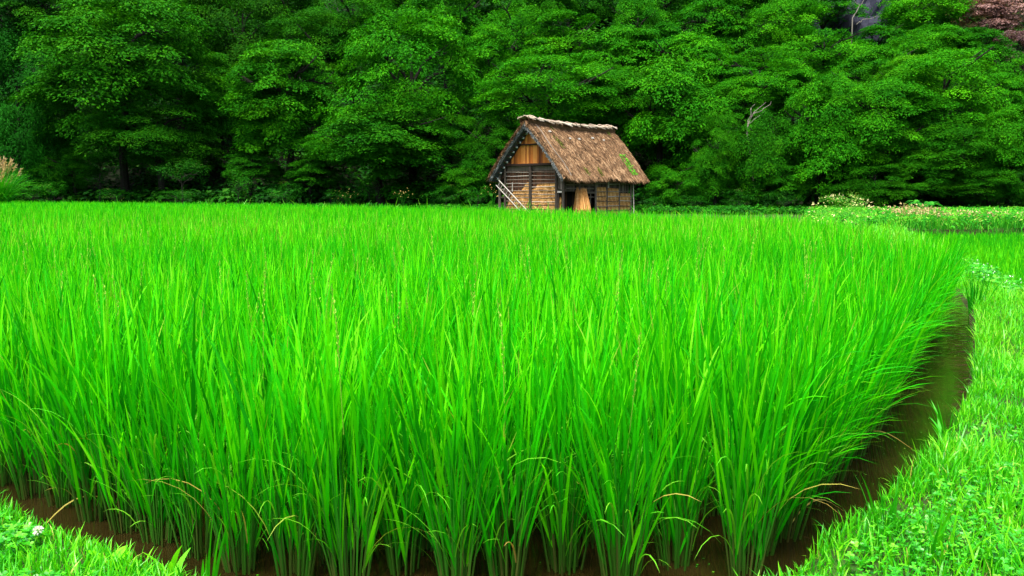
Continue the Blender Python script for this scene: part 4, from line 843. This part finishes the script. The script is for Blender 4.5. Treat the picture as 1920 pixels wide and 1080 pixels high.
T('L', 1790, 300, 110, 62, -3, 'shaded tree under the domed cloud shaped tree at right', (.65, .7, .75), v=4)
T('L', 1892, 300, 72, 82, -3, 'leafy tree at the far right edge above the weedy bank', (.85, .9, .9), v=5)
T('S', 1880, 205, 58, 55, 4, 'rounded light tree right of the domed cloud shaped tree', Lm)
# middle rank
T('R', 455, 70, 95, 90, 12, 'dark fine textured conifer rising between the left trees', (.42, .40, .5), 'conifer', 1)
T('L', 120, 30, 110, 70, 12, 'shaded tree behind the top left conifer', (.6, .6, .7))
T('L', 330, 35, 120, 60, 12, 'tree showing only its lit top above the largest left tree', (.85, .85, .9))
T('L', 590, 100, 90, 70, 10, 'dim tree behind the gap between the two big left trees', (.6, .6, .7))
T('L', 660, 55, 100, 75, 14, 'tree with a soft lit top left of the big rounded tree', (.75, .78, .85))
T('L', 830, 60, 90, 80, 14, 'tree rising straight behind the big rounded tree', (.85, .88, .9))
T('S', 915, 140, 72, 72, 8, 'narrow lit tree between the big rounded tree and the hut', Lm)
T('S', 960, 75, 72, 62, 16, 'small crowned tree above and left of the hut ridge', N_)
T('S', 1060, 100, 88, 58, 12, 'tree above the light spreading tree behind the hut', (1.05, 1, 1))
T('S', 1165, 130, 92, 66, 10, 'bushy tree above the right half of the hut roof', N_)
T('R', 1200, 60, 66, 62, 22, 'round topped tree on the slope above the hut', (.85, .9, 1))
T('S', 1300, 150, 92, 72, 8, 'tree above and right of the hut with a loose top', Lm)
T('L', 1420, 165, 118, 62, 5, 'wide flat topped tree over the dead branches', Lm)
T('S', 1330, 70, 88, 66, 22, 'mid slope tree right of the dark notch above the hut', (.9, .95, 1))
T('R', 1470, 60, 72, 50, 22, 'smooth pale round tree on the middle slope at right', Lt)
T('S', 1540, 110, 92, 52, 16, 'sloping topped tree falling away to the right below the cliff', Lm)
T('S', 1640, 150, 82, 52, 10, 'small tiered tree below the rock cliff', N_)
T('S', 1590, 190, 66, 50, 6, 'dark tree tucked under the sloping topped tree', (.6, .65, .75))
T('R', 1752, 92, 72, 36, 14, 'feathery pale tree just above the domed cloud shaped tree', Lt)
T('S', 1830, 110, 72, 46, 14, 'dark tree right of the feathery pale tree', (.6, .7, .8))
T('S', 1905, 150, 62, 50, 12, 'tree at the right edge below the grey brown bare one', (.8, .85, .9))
# low and filling trees; most have shade painted in as darker crown colour
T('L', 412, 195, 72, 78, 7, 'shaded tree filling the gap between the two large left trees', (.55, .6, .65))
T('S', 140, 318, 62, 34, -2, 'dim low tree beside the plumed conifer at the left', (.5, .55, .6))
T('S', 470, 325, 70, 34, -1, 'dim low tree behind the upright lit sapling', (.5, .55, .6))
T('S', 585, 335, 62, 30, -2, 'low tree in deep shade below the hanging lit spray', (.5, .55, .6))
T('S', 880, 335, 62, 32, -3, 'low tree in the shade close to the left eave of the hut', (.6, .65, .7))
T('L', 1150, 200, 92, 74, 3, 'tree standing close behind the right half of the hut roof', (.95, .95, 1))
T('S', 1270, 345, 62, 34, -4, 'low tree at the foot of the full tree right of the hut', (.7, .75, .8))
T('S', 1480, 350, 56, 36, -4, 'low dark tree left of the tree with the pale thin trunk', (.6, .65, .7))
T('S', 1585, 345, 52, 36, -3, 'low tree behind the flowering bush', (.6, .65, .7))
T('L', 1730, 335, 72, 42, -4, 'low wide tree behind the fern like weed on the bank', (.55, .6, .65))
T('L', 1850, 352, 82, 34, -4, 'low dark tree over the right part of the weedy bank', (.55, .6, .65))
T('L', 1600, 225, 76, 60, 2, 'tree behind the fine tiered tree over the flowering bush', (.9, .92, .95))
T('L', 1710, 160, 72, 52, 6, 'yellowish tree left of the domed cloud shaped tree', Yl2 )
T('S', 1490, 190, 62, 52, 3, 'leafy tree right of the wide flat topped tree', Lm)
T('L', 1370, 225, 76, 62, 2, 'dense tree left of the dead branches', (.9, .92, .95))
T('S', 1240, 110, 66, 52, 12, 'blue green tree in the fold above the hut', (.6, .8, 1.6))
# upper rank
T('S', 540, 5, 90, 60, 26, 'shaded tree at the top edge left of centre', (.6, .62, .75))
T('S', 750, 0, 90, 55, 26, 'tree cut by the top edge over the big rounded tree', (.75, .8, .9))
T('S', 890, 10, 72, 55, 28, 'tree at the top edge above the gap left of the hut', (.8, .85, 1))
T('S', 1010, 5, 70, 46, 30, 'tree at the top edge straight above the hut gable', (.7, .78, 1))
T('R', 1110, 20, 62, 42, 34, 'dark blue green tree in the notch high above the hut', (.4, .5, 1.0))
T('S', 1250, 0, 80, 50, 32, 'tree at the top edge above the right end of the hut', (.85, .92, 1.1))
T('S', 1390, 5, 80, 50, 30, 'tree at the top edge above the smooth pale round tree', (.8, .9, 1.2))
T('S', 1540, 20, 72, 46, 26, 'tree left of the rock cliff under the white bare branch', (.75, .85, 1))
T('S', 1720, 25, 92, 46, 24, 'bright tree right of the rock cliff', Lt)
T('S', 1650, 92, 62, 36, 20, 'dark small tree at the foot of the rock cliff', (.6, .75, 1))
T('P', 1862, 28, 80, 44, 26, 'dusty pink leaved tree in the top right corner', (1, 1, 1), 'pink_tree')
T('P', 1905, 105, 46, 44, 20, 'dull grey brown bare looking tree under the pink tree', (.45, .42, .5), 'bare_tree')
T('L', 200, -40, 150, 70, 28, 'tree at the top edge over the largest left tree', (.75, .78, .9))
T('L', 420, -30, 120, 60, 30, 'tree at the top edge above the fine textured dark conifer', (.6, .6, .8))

# dead trees: bare pale limbs
def dead_tree(label, base, segs, r0):
    e = empty('dead_tree', base, 0, label, 'tree', 'bare dead trees'); b = np.array(base)
    for k, pts_ in enumerate(segs):
        P = np.array(pts_) - b; nm = NM(); m = 9; t = np.linspace(0, 1, m); tt = np.linspace(0, 1, len(P)); Q = np.stack([np.interp(t, tt, P[:, i]) for i in range(3)], 1); Q[1:-1] += rng.normal(0, .05, (m - 2, 3))
        tubes(nm, Q[None], np.linspace(r0, r0 * .3, m)[None] * (1 if k == 0 else .6), np.array([.7]), 6); nm.obj('trunk' if k == 0 else 'limb', M['pale_bark'], e)
Yd = depth_for(1410, -1.5); A = lambda px, py, dy=0: at_depth(px, py, Yd + dy); xb, yb, _ = A(1425, 320)
dead_tree('bare grey dead branches sticking out of the green at mid slope', (xb, yb, gz(xb, yb)), [[(xb, yb, gz(xb, yb)), A(1404, 268), A(1402, 238), A(1412, 212), A(1436, 192)], [A(1402, 235), A(1408, 205), A(1416, 195)], [A(1412, 214), A(1430, 204), A(1446, 190)], [A(1403, 232), A(1425, 215), A(1434, 208)]], .065)
Yd = depth_for(1600, 18); xb, yb, _ = A(1598, 60)
dead_tree('white bare curving branch before the rock cliff at the top', (xb, yb, gz(xb, yb)), [[(xb, yb, gz(xb, yb)), A(1599, 35), A(1606, 20), A(1616, 8), A(1622, -8)], [A(1606, 46), A(1622, 36), A(1650, 30)], [A(1612, 10), A(1604, 4), A(1600, -6)]], .06)

# rock cliff on the upper slope
Yd = depth_for(1640, 27); x0, y0, z0 = at_depth(1640, 40, Yd); nm = NM(); m, k2 = 22, 16
U, V = np.meshgrid(np.linspace(-1, 1, m), np.linspace(0, 1, k2)); hb = 9.5
nz = .5 * np.sin(U * 7 + V * 3) + .4 * np.sin(V * 11 + U * 4) + rng.normal(0, .22, U.shape)
Xr = x0 + U * 4.2 * (1 - .25 * V); Zr = z0 - 5 + V * hb * (1 - .25 * U ** 2); Yr = y0 + 1.5 * V + 2.2 * U ** 2 + nz * .55
i = (np.arange(k2 - 1)[:, None] * m + np.arange(m - 1)[None]).ravel(); fr_ = np.stack([Xr, Yr, Zr], -1).reshape(-1, 3); bk = fr_ + np.array([0, 5., -.5]); nn_ = m * k2
rim = np.concatenate([np.arange(m), np.arange(m - 1, nn_, m), np.arange(nn_ - 1, nn_ - m - 1, -1), np.arange(nn_ - m, -1, -m)]); rq = np.stack([rim[:-1], rim[1:], rim[1:] + nn_, rim[:-1] + nn_], 1)
nm.add(np.vstack([fr_, bk]), np.vstack([np.stack([i, i + 1, i + m + 1, i + m], 1), np.stack([i + nn_, i + m + nn_, i + m + 1 + nn_, i + 1 + nn_], 1), rq]), .45)
o = nm.obj('rock_cliff', M['rock']); tag(o, 'dark blue grey rock cliff showing through the trees at top right', 'rock')

# ------------------------------------------------------------------ shrubs, undergrowth and weeds
GS = 'shrubs along the foot of the wood'
sn = 0
def shrub(px, py, rw, rh, s, label, col=(1, 1, 1), name='shrub'):
    global sn
    Yd = depth_for(px, s); x, y, zc = at_depth(px, py, Yd); R = rw / F * Yd; Rz = rh / F * Yd; g_ = gz(x, y)
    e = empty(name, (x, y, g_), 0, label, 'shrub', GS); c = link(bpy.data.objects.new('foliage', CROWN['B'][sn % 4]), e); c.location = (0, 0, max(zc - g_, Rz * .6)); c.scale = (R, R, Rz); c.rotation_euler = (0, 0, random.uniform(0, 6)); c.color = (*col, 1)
    t = link(bpy.data.objects.new('stem', TRUNK[sn % 5]), e); t.scale = (R * .8, R * .8, max(zc - g_, .3)); sn += 1
shrub(100, 356, 34, 18, -6, 'bright leafy shrub beside the pampas grass', (1.2, 1.15, 1))
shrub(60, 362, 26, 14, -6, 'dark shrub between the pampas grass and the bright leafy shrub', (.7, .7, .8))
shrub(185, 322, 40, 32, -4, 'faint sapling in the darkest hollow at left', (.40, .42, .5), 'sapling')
shrub(215, 365, 42, 11, -6, 'low mound of leaves under the darkest hollow', (.8, .85, .9))
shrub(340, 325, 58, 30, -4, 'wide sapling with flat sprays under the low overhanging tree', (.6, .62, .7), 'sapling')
shrub(330, 366, 44, 11, -6, 'low leafy mound below the wide sapling', (.85, .9, .9))
shrub(445, 345, 36, 28, -5, 'upright sapling with lit leaves at the field edge on the left', (1.15, 1.1, 1), 'sapling')
shrub(530, 362, 46, 20, -5, 'rounded shrub right of the upright lit sapling', (.7, .75, .8))
shrub(640, 368, 40, 14, -6, 'low shrub with a few yellow flower heads left of centre', (.9, .95, .9))
shrub(692, 352, 26, 26, -5, 'bushy sapling under the skirt of the big rounded tree', (1.1, 1.1, 1), 'sapling')
shrub(755, 370, 34, 12, -6, 'low shrub with scattered yellow blossom before the big rounded tree', (1.1, 1.05, 1))
shrub(835, 366, 40, 18, -6, 'shrub in the shade two shrubs left of the hut', (.9, .9, .9))
shrub(895, 368, 36, 22, -7, 'leafy shrub with yellow flowers touching the left post of the hut', (1.1, 1.1, 1))
shrub(1225, 376, 34, 14, -6, 'low green shrub at the right end of the hut', (.9, .95, 1))
shrub(1300, 378, 46, 12, -6, 'low shrub right of the hut under the full tree', (.8, .85, .9))
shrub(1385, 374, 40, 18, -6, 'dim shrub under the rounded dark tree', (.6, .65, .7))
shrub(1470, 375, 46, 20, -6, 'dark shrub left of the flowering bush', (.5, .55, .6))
# yellow flower sprigs on three of the shrubs
for px, py, s, lb in ((755, 362, -7.2, 'sprig of yellow flowers on the low shrub before the big rounded tree'), (925, 356, -8.5, 'sprig of yellow flowers by the left post of the hut'), (1035 - 385, 362, -7.2, 'sprig of yellow flowers left of centre at the field edge')):
    Yd = depth_for(px, s); x, y, zc = at_depth(px, py, Yd); e = empty('flower_sprig', (x, y, gz(x, y)), 0, lb, 'flower', 'yellow flowers at the field edge'); hc = zc - gz(x, y)
    nm = NM(); n = 26; C = rng.normal(0, 1, (n, 3)) * np.array([.40, .3, .22]) + np.array([0, 0, hc]); U_ = norm(rng.normal(0, 1, (n, 3)) + np.array([0, -.4, .6])); kites(nm, C, U_, norm(np.cross(U_, rng.normal(0, 1, (n, 3)))), rng.uniform(.07, .14, n), rng.uniform(.04, .08, n), rng.uniform(0, 1, n)); nm.obj('blossom', M['yellow'], e)
    nm = NM()
    for k in range(6): tubes(nm, np.array([[[0, 0, 0], [.1 * math.cos(k), .1 * math.sin(k), hc * .6], [.4 * math.cos(k), .3 * math.sin(k), hc]]]), np.array([[.015, .01, .006]]), np.array([.4]), 4)
    nm.obj('stem', M['shrub'], e)
def puffs(nm, x, y, z, r, nl, leaf, flat=.6, tl=.0, th=.93, mi=0):
    n = len(x) * nl; k = np.repeat(np.arange(len(x)), nl); d = norm(rng.normal(0, 1, (n, 3)) + np.array([0, -.1, .5])); rr = r[k] * rng.uniform(.55, 1.05, n)
    P = np.stack([x, y, z], 1)[k] + d * rr[:, None] * np.array([1, 1, flat]); N0 = norm(d + np.array([0, 0, .8]) + rng.normal(0, .4, (n, 3))); U = norm(rng.normal(0, 1, (n, 3))); U = norm(U - N0 * (U * N0).sum(1, keepdims=True)); V = np.cross(N0, U)
    L = leaf * rng.uniform(.6, 1.4, n); pt = rng.uniform(tl, th, len(x))[k]; kites(nm, P, U, V, L, L * .55, np.clip(pt + rng.normal(0, .1, n), 0, .94), mi)
nm = NM(); x = rng.uniform(-62, 52, 9500); s = rng.uniform(-3, 78, 9500); y = toe(x) + s; k = np.abs(x) < .66 * y + 4; x, y = x[k], y[k]
puffs(nm, x, y, ground_z(x, y) + .6, rng.uniform(1.0, 2.2, len(x)), 34, .42)
o = nm.obj('undergrowth', M['shrub']); o.color = (.5, .5, .5, 1); tag(o, 'dark undergrowth covering the hillside beneath the trees', 'undergrowth', kind='stuff')  # colour darkened to paint the hollows' shade into the leaves
nm = NM(); x = rng.uniform(-48, 14, 3600); y = toe(x) - rng.uniform(.5, 9, 3600); k = (~inside(WATER, x, y)) & ~((np.abs(x - 3.6) < 4.2) & (y < 54.5) & (y > 40) & (x > -2)) & (np.abs(x) < .66 * y + 3); x, y = x[k], y[k]
puffs(nm, x, y, ground_z(x, y) + .12, rng.uniform(.3, .75, len(x)), 46, .15)
x = rng.uniform(12, 34, 1100); y = toe(x) - rng.uniform(-1, 9, 1100); puffs(nm, x, y, ground_z(x, y) + .12, rng.uniform(.3, .7, len(x)), 40, .16)
o = nm.obj('ground_cover', M['shrub']); o.color = (.95, .95, .95, 1); tag(o, 'low leafy ground cover between the rice and the wood', 'ground cover', kind='stuff')
nm = NM(); x = rng.uniform(-46, 12, 60000); y = rng.uniform(20, 74, 60000); k = (~inside(WATER, x, y)) & (sdist(WATER, x, y) < 1.1) & (np.abs(x) < .64 * y + 2); x, y = x[k][:9000], y[k][:9000]
blades(nm, x, y, .35, .9, .02, .045, 3, .3, 1)
x = rng.uniform(5.5, 14, 40000); y = rng.uniform(12.5, 33, 40000); k = (~inside(WATER, x, y)) & ((~inside(PADDY2, x, y)) | (sdist(PADDY2, x, y) < .5)) & (x < .40 * y + 2); x, y = x[k][:9000], y[k][:9000]
blades(nm, x, y, .2, .5, .012, .026, 3, .3, 1)
o = nm.obj('field_margin_grass', M['bank_grass']); tag(o, 'thin strip of bright grass along the far margin of the rice', 'grass', kind='stuff')
# weedy bank beyond the young rice
nm = NM(); x = rng.uniform(9.5, 34, 60000); y = rng.uniform(23, 44, 60000); k = (~inside(PADDY2, x, y) | (sdist(PADDY2, x, y) < .7)) & (~inside(WATER, x, y)) & (y > 30.6 - .9 * np.clip(13.5 - x, 0, 9)) & (x < .66 * y + 3) & (x > .345 * y); x, y = x[k][:16000], y[k][:16000]
blades(nm, x, y, .15, .42, .012, .03, 3, .1, .93, bendm=.7)
x2 = rng.uniform(13, 36, 40000); y2 = rng.uniform(29.6, 31.8, 40000); k = sdist(PADDY2, x2, y2) < .75; x2, y2 = x2[k][:8000], y2[k][:8000]
blades(nm, x2, y2, .2, .5, .014, .03, 3, .0, .7, bendm=.6)
k = rng.uniform(0, 1, len(x)) < .10; puffs(nm, x[k], y[k], ground_z(x[k], y[k]) + .2, rng.uniform(.12, .38, k.sum()), 40, .10, .8, .15, .85)
o = nm.obj('weeds', M['weed']); o.color = (1, 1, 1, 1); tag(o, 'tall green weeds crowding the bank beyond the young rice', 'weeds', kind='stuff')
def flower_patch(px0, px1, py, Yd, n, zr, label, material, sz=.07, dz=.5):
    nm = NM(); px = rng.uniform(px0, px1, n); x = (px - 960) / F / CT * Yd; y = Yd + rng.uniform(-1, 1, n) * dz; _, _, zc = at_depth((px0 + px1) / 2, py, Yd); z = zc + rng.normal(0, zr, n)
    C = np.stack([x, y, z], 1); U_ = norm(rng.normal(0, 1, (n, 3)) + np.array([0, 0, .6])); kites(nm, C, U_, norm(np.cross(U_, rng.normal(0, 1, (n, 3)))), rng.uniform(.6, 1.4, n) * sz, rng.uniform(.4, .9, n) * sz, rng.uniform(0, 1, n))
    g0 = ground_z(x, y); kk = np.arange(0, n, 4); P = np.stack([np.stack([x[kk], y[kk], g0[kk]], 1), np.stack([x[kk] + .03, y[kk], (g0[kk] + z[kk]) / 2], 1), C[kk]], 1); ribbons(nm, P, np.full((len(kk), 3), .012), np.tile(np.array([[1., .2, 0]]), (len(kk), 1)), np.full(len(kk), .4), 1)
    o = nm.obj('dried_grass_heads', [material, M['weed']]); o.color = (1, 1, 1, 1); tag(o, label, 'weeds', kind='stuff')
flower_patch(1660, 1745, 396, 33, 480, .11, 'tan seed heads massed on the left part of the weedy bank', M['plume'], .09, 1.2)
flower_patch(1745, 1900, 402, 33, 360, .10, 'scattered tan seed heads along the weedy bank', M['plume'], .08, 1.2)
# flowering bush at the corner of the field
Yd = 27.0; x, y, zc = at_depth(1578, 395, Yd); g_ = gz(x, y)
e = empty('flowering_bush', (x, y, g_), 0, 'rounded pale green bush speckled with flowers at the right end of the rice', 'bush')
c = link(bpy.data.objects.new('foliage', CROWN['B'][1].copy()), e); c.data.materials[0] = M['bush']; c.location = (0, 0, zc - g_ + .12); c.scale = (.86, .86, .48)
t = link(bpy.data.objects.new('stem', TRUNK[2]), e); t.scale = (.3, .3, zc - g_ - .15)
nm = NM(); n = 170; d = norm(rng.normal(0, 1, (n, 3)) + np.array([0, -.3, .5])); C = d * np.array([.95, .95, .47]) + np.array([0, 0, zc - g_]); U_ = norm(d + rng.normal(0, .5, (n, 3))); kites(nm, C, U_, norm(np.cross(U_, rng.normal(0, 1, (n, 3)))), rng.uniform(.05, .12, n), rng.uniform(.03, .06, n), rng.uniform(0, 1, n)); nm.obj('blossom', M['cream'], e)
# fern like weeds on the bank
for px, py, lb in ((1732, 382, 'arching fern like weed standing up from the weedy bank'),):
    x, y, zc = at_depth(px, py, 36); g_ = gz(x, y); nm = NM(); nf = 7; hs = zc - g_ - .3; tubes(nm, np.array([[[0, 0, 0], [.02, 0, hs * .5], [0, 0, hs]]]), np.array([[.02, .018, .014]]), np.array([.3]), 5)
    for k in range(nf):
        a = k * 2 * PI / nf + .3; s_ = np.linspace(0, 1, 12); P = np.stack([np.cos(a) * s_ * .7, np.sin(a) * s_ * .6, hs + (.36 + .08 * math.sin(k * 5)) * np.sin(s_ * 2.3)], 1); tubes(nm, P[None], np.linspace(.014, .005, 12)[None], np.array([.4]), 4)
        for sd in (-1, 1):
            U_ = norm(np.tile(np.array([[-math.sin(a) * sd + .4 * math.cos(a), math.cos(a) * sd, .25]]), (11, 1))); kites(nm, P[1:], U_, norm(np.cross(U_, np.tile(np.array([[.2, -.6, .8]]), (11, 1)))), .30 * (1 - .6 * s_[1:]), np.full(11, .10), rng.uniform(.3, .7, 11))
    o = nm.obj('fern_weed', M['weed']); o.location = (x, y, g_); o.color = (.7, .8, 1.1, 1); tag(o, lb, 'weed')
# pampas grass at the left edge
Yd = 58.; x, y, zt = at_depth(-14, 302, Yd); g_ = gz(x, y); hp = zt - g_
pp = empty('pampas_grass', (x, y, g_), 0, 'big arching pampas grass clump with tan plumes at the left edge of the field', 'grass clump')
nm = NM(); n = 900; a = rng.uniform(0, 2 * PI, n); s = np.linspace(0, 1, 9)[None]; L = rng.uniform(.7, 1.1, n) * hp; ang = np.abs(rng.normal(.25, .16, n))[:, None] + rng.uniform(.5, 1.9, n)[:, None] * s ** 1.5; ds = L[:, None] / 8
hx = np.concatenate([np.zeros((n, 1)), np.cumsum(np.sin(ang[:, :-1]) * ds, 1)], 1); hz = np.concatenate([np.zeros((n, 1)), np.cumsum(np.cos(ang[:, :-1]) * ds, 1)], 1); dirh = np.stack([np.cos(a), np.sin(a), 0 * a], 1)
P = dirh[:, None] * (hx + .35 * rng.uniform(0, 1, n)[:, None])[:, :, None] + np.array([0, 0, 1.]) * hz[:, :, None]
ribbons(nm, P, np.interp(s[0], [0, .4, 1], [.03, .05, .006])[None].repeat(n, 0), np.stack([-np.sin(a), np.cos(a), rng.normal(0, .4, n)], 1), rng.uniform(.15, .75, n)); nm.obj('leaves', M['weed'], pp).color = (.75, .95, .5, 1)
for k in range(60):
    a = rng.uniform(0, 2 * PI); l = rng.uniform(.8, 1.1) * hp; lean = rng.uniform(.05, .5); tip = np.array([math.cos(a) * lean * l, math.sin(a) * lean * l * .7, l * (1 - .25 * lean)]); d = norm(tip[None])[0]; nm = NM(); m = 50; t = rng.uniform(0, 1, m); C = tip - d * (t * .5)[:, None]; U_ = norm(d + rng.normal(0, .35, (m, 3)) + np.array([math.cos(a), math.sin(a), 0]) * .5)
    kites(nm, C, U_, norm(np.cross(U_, rng.normal(0, 1, (m, 3)))), rng.uniform(.15, .3, m), rng.uniform(.03, .07, m), rng.uniform(0, 1, m)); tubes(nm, np.array([[tip * 0, tip * .5, tip - d * .3]]), np.array([[.012, .01, .006]]), np.array([.3]), 4); nm.obj('plume', M['plume'], pp)

# ------------------------------------------------------------------ light
SUN_EL, SUN_AZ = math.radians(70), math.radians(-160)      # azimuth clockwise from +y: behind the camera, to its left
wd = bpy.data.worlds.new('World'); SC.world = wd; wd.use_nodes = True; nt = wd.node_tree; bg = nt.nodes['Background']
sky = nt.nodes.new('ShaderNodeTexSky'); sky.sky_type = 'NISHITA'; sky.sun_disc = False; sky.sun_elevation = SUN_EL; sky.sun_rotation = SUN_AZ; sky.dust_density = 5; sky.air_density = 1; sky.ozone_density = .6
nt.links.new(sky.outputs[0], bg.inputs[0]); bg.inputs[1].default_value = .09
sd_ = bpy.data.lights.new('sun', 'SUN'); sd_.energy = 1.5; sd_.angle = math.radians(14); sd_.color = (1, .96, .88)
so = bpy.data.objects.new('sun', sd_); COL.objects.link(so)
dv_ = Vector((math.sin(SUN_AZ) * math.cos(SUN_EL), math.cos(SUN_AZ) * math.cos(SUN_EL), math.sin(SUN_EL)))
so.rotation_euler = dv_.to_track_quat('Z', 'Y').to_euler(); so.location = (0, -10, 30)
SC.view_settings.view_transform = 'Standard'; SC.view_settings.look = 'None'; SC.view_settings.exposure = 2.18; SC.view_settings.gamma = 1
cy = SC.cycles
cy.max_bounces = 5; cy.diffuse_bounces = 3; cy.glossy_bounces = 2; cy.transmission_bounces = 3; cy.transparent_max_bounces = 4
cy.caustics_reflective = False; cy.caustics_refractive = False; cy.sample_clamp_indirect = 6
cy.use_denoising = True
try: cy.denoiser = 'OPENIMAGEDENOISE'; cy.denoising_input_passes = 'RGB_ALBEDO_NORMAL'; cy.denoising_prefilter = 'ACCURATE'
except Exception: pass
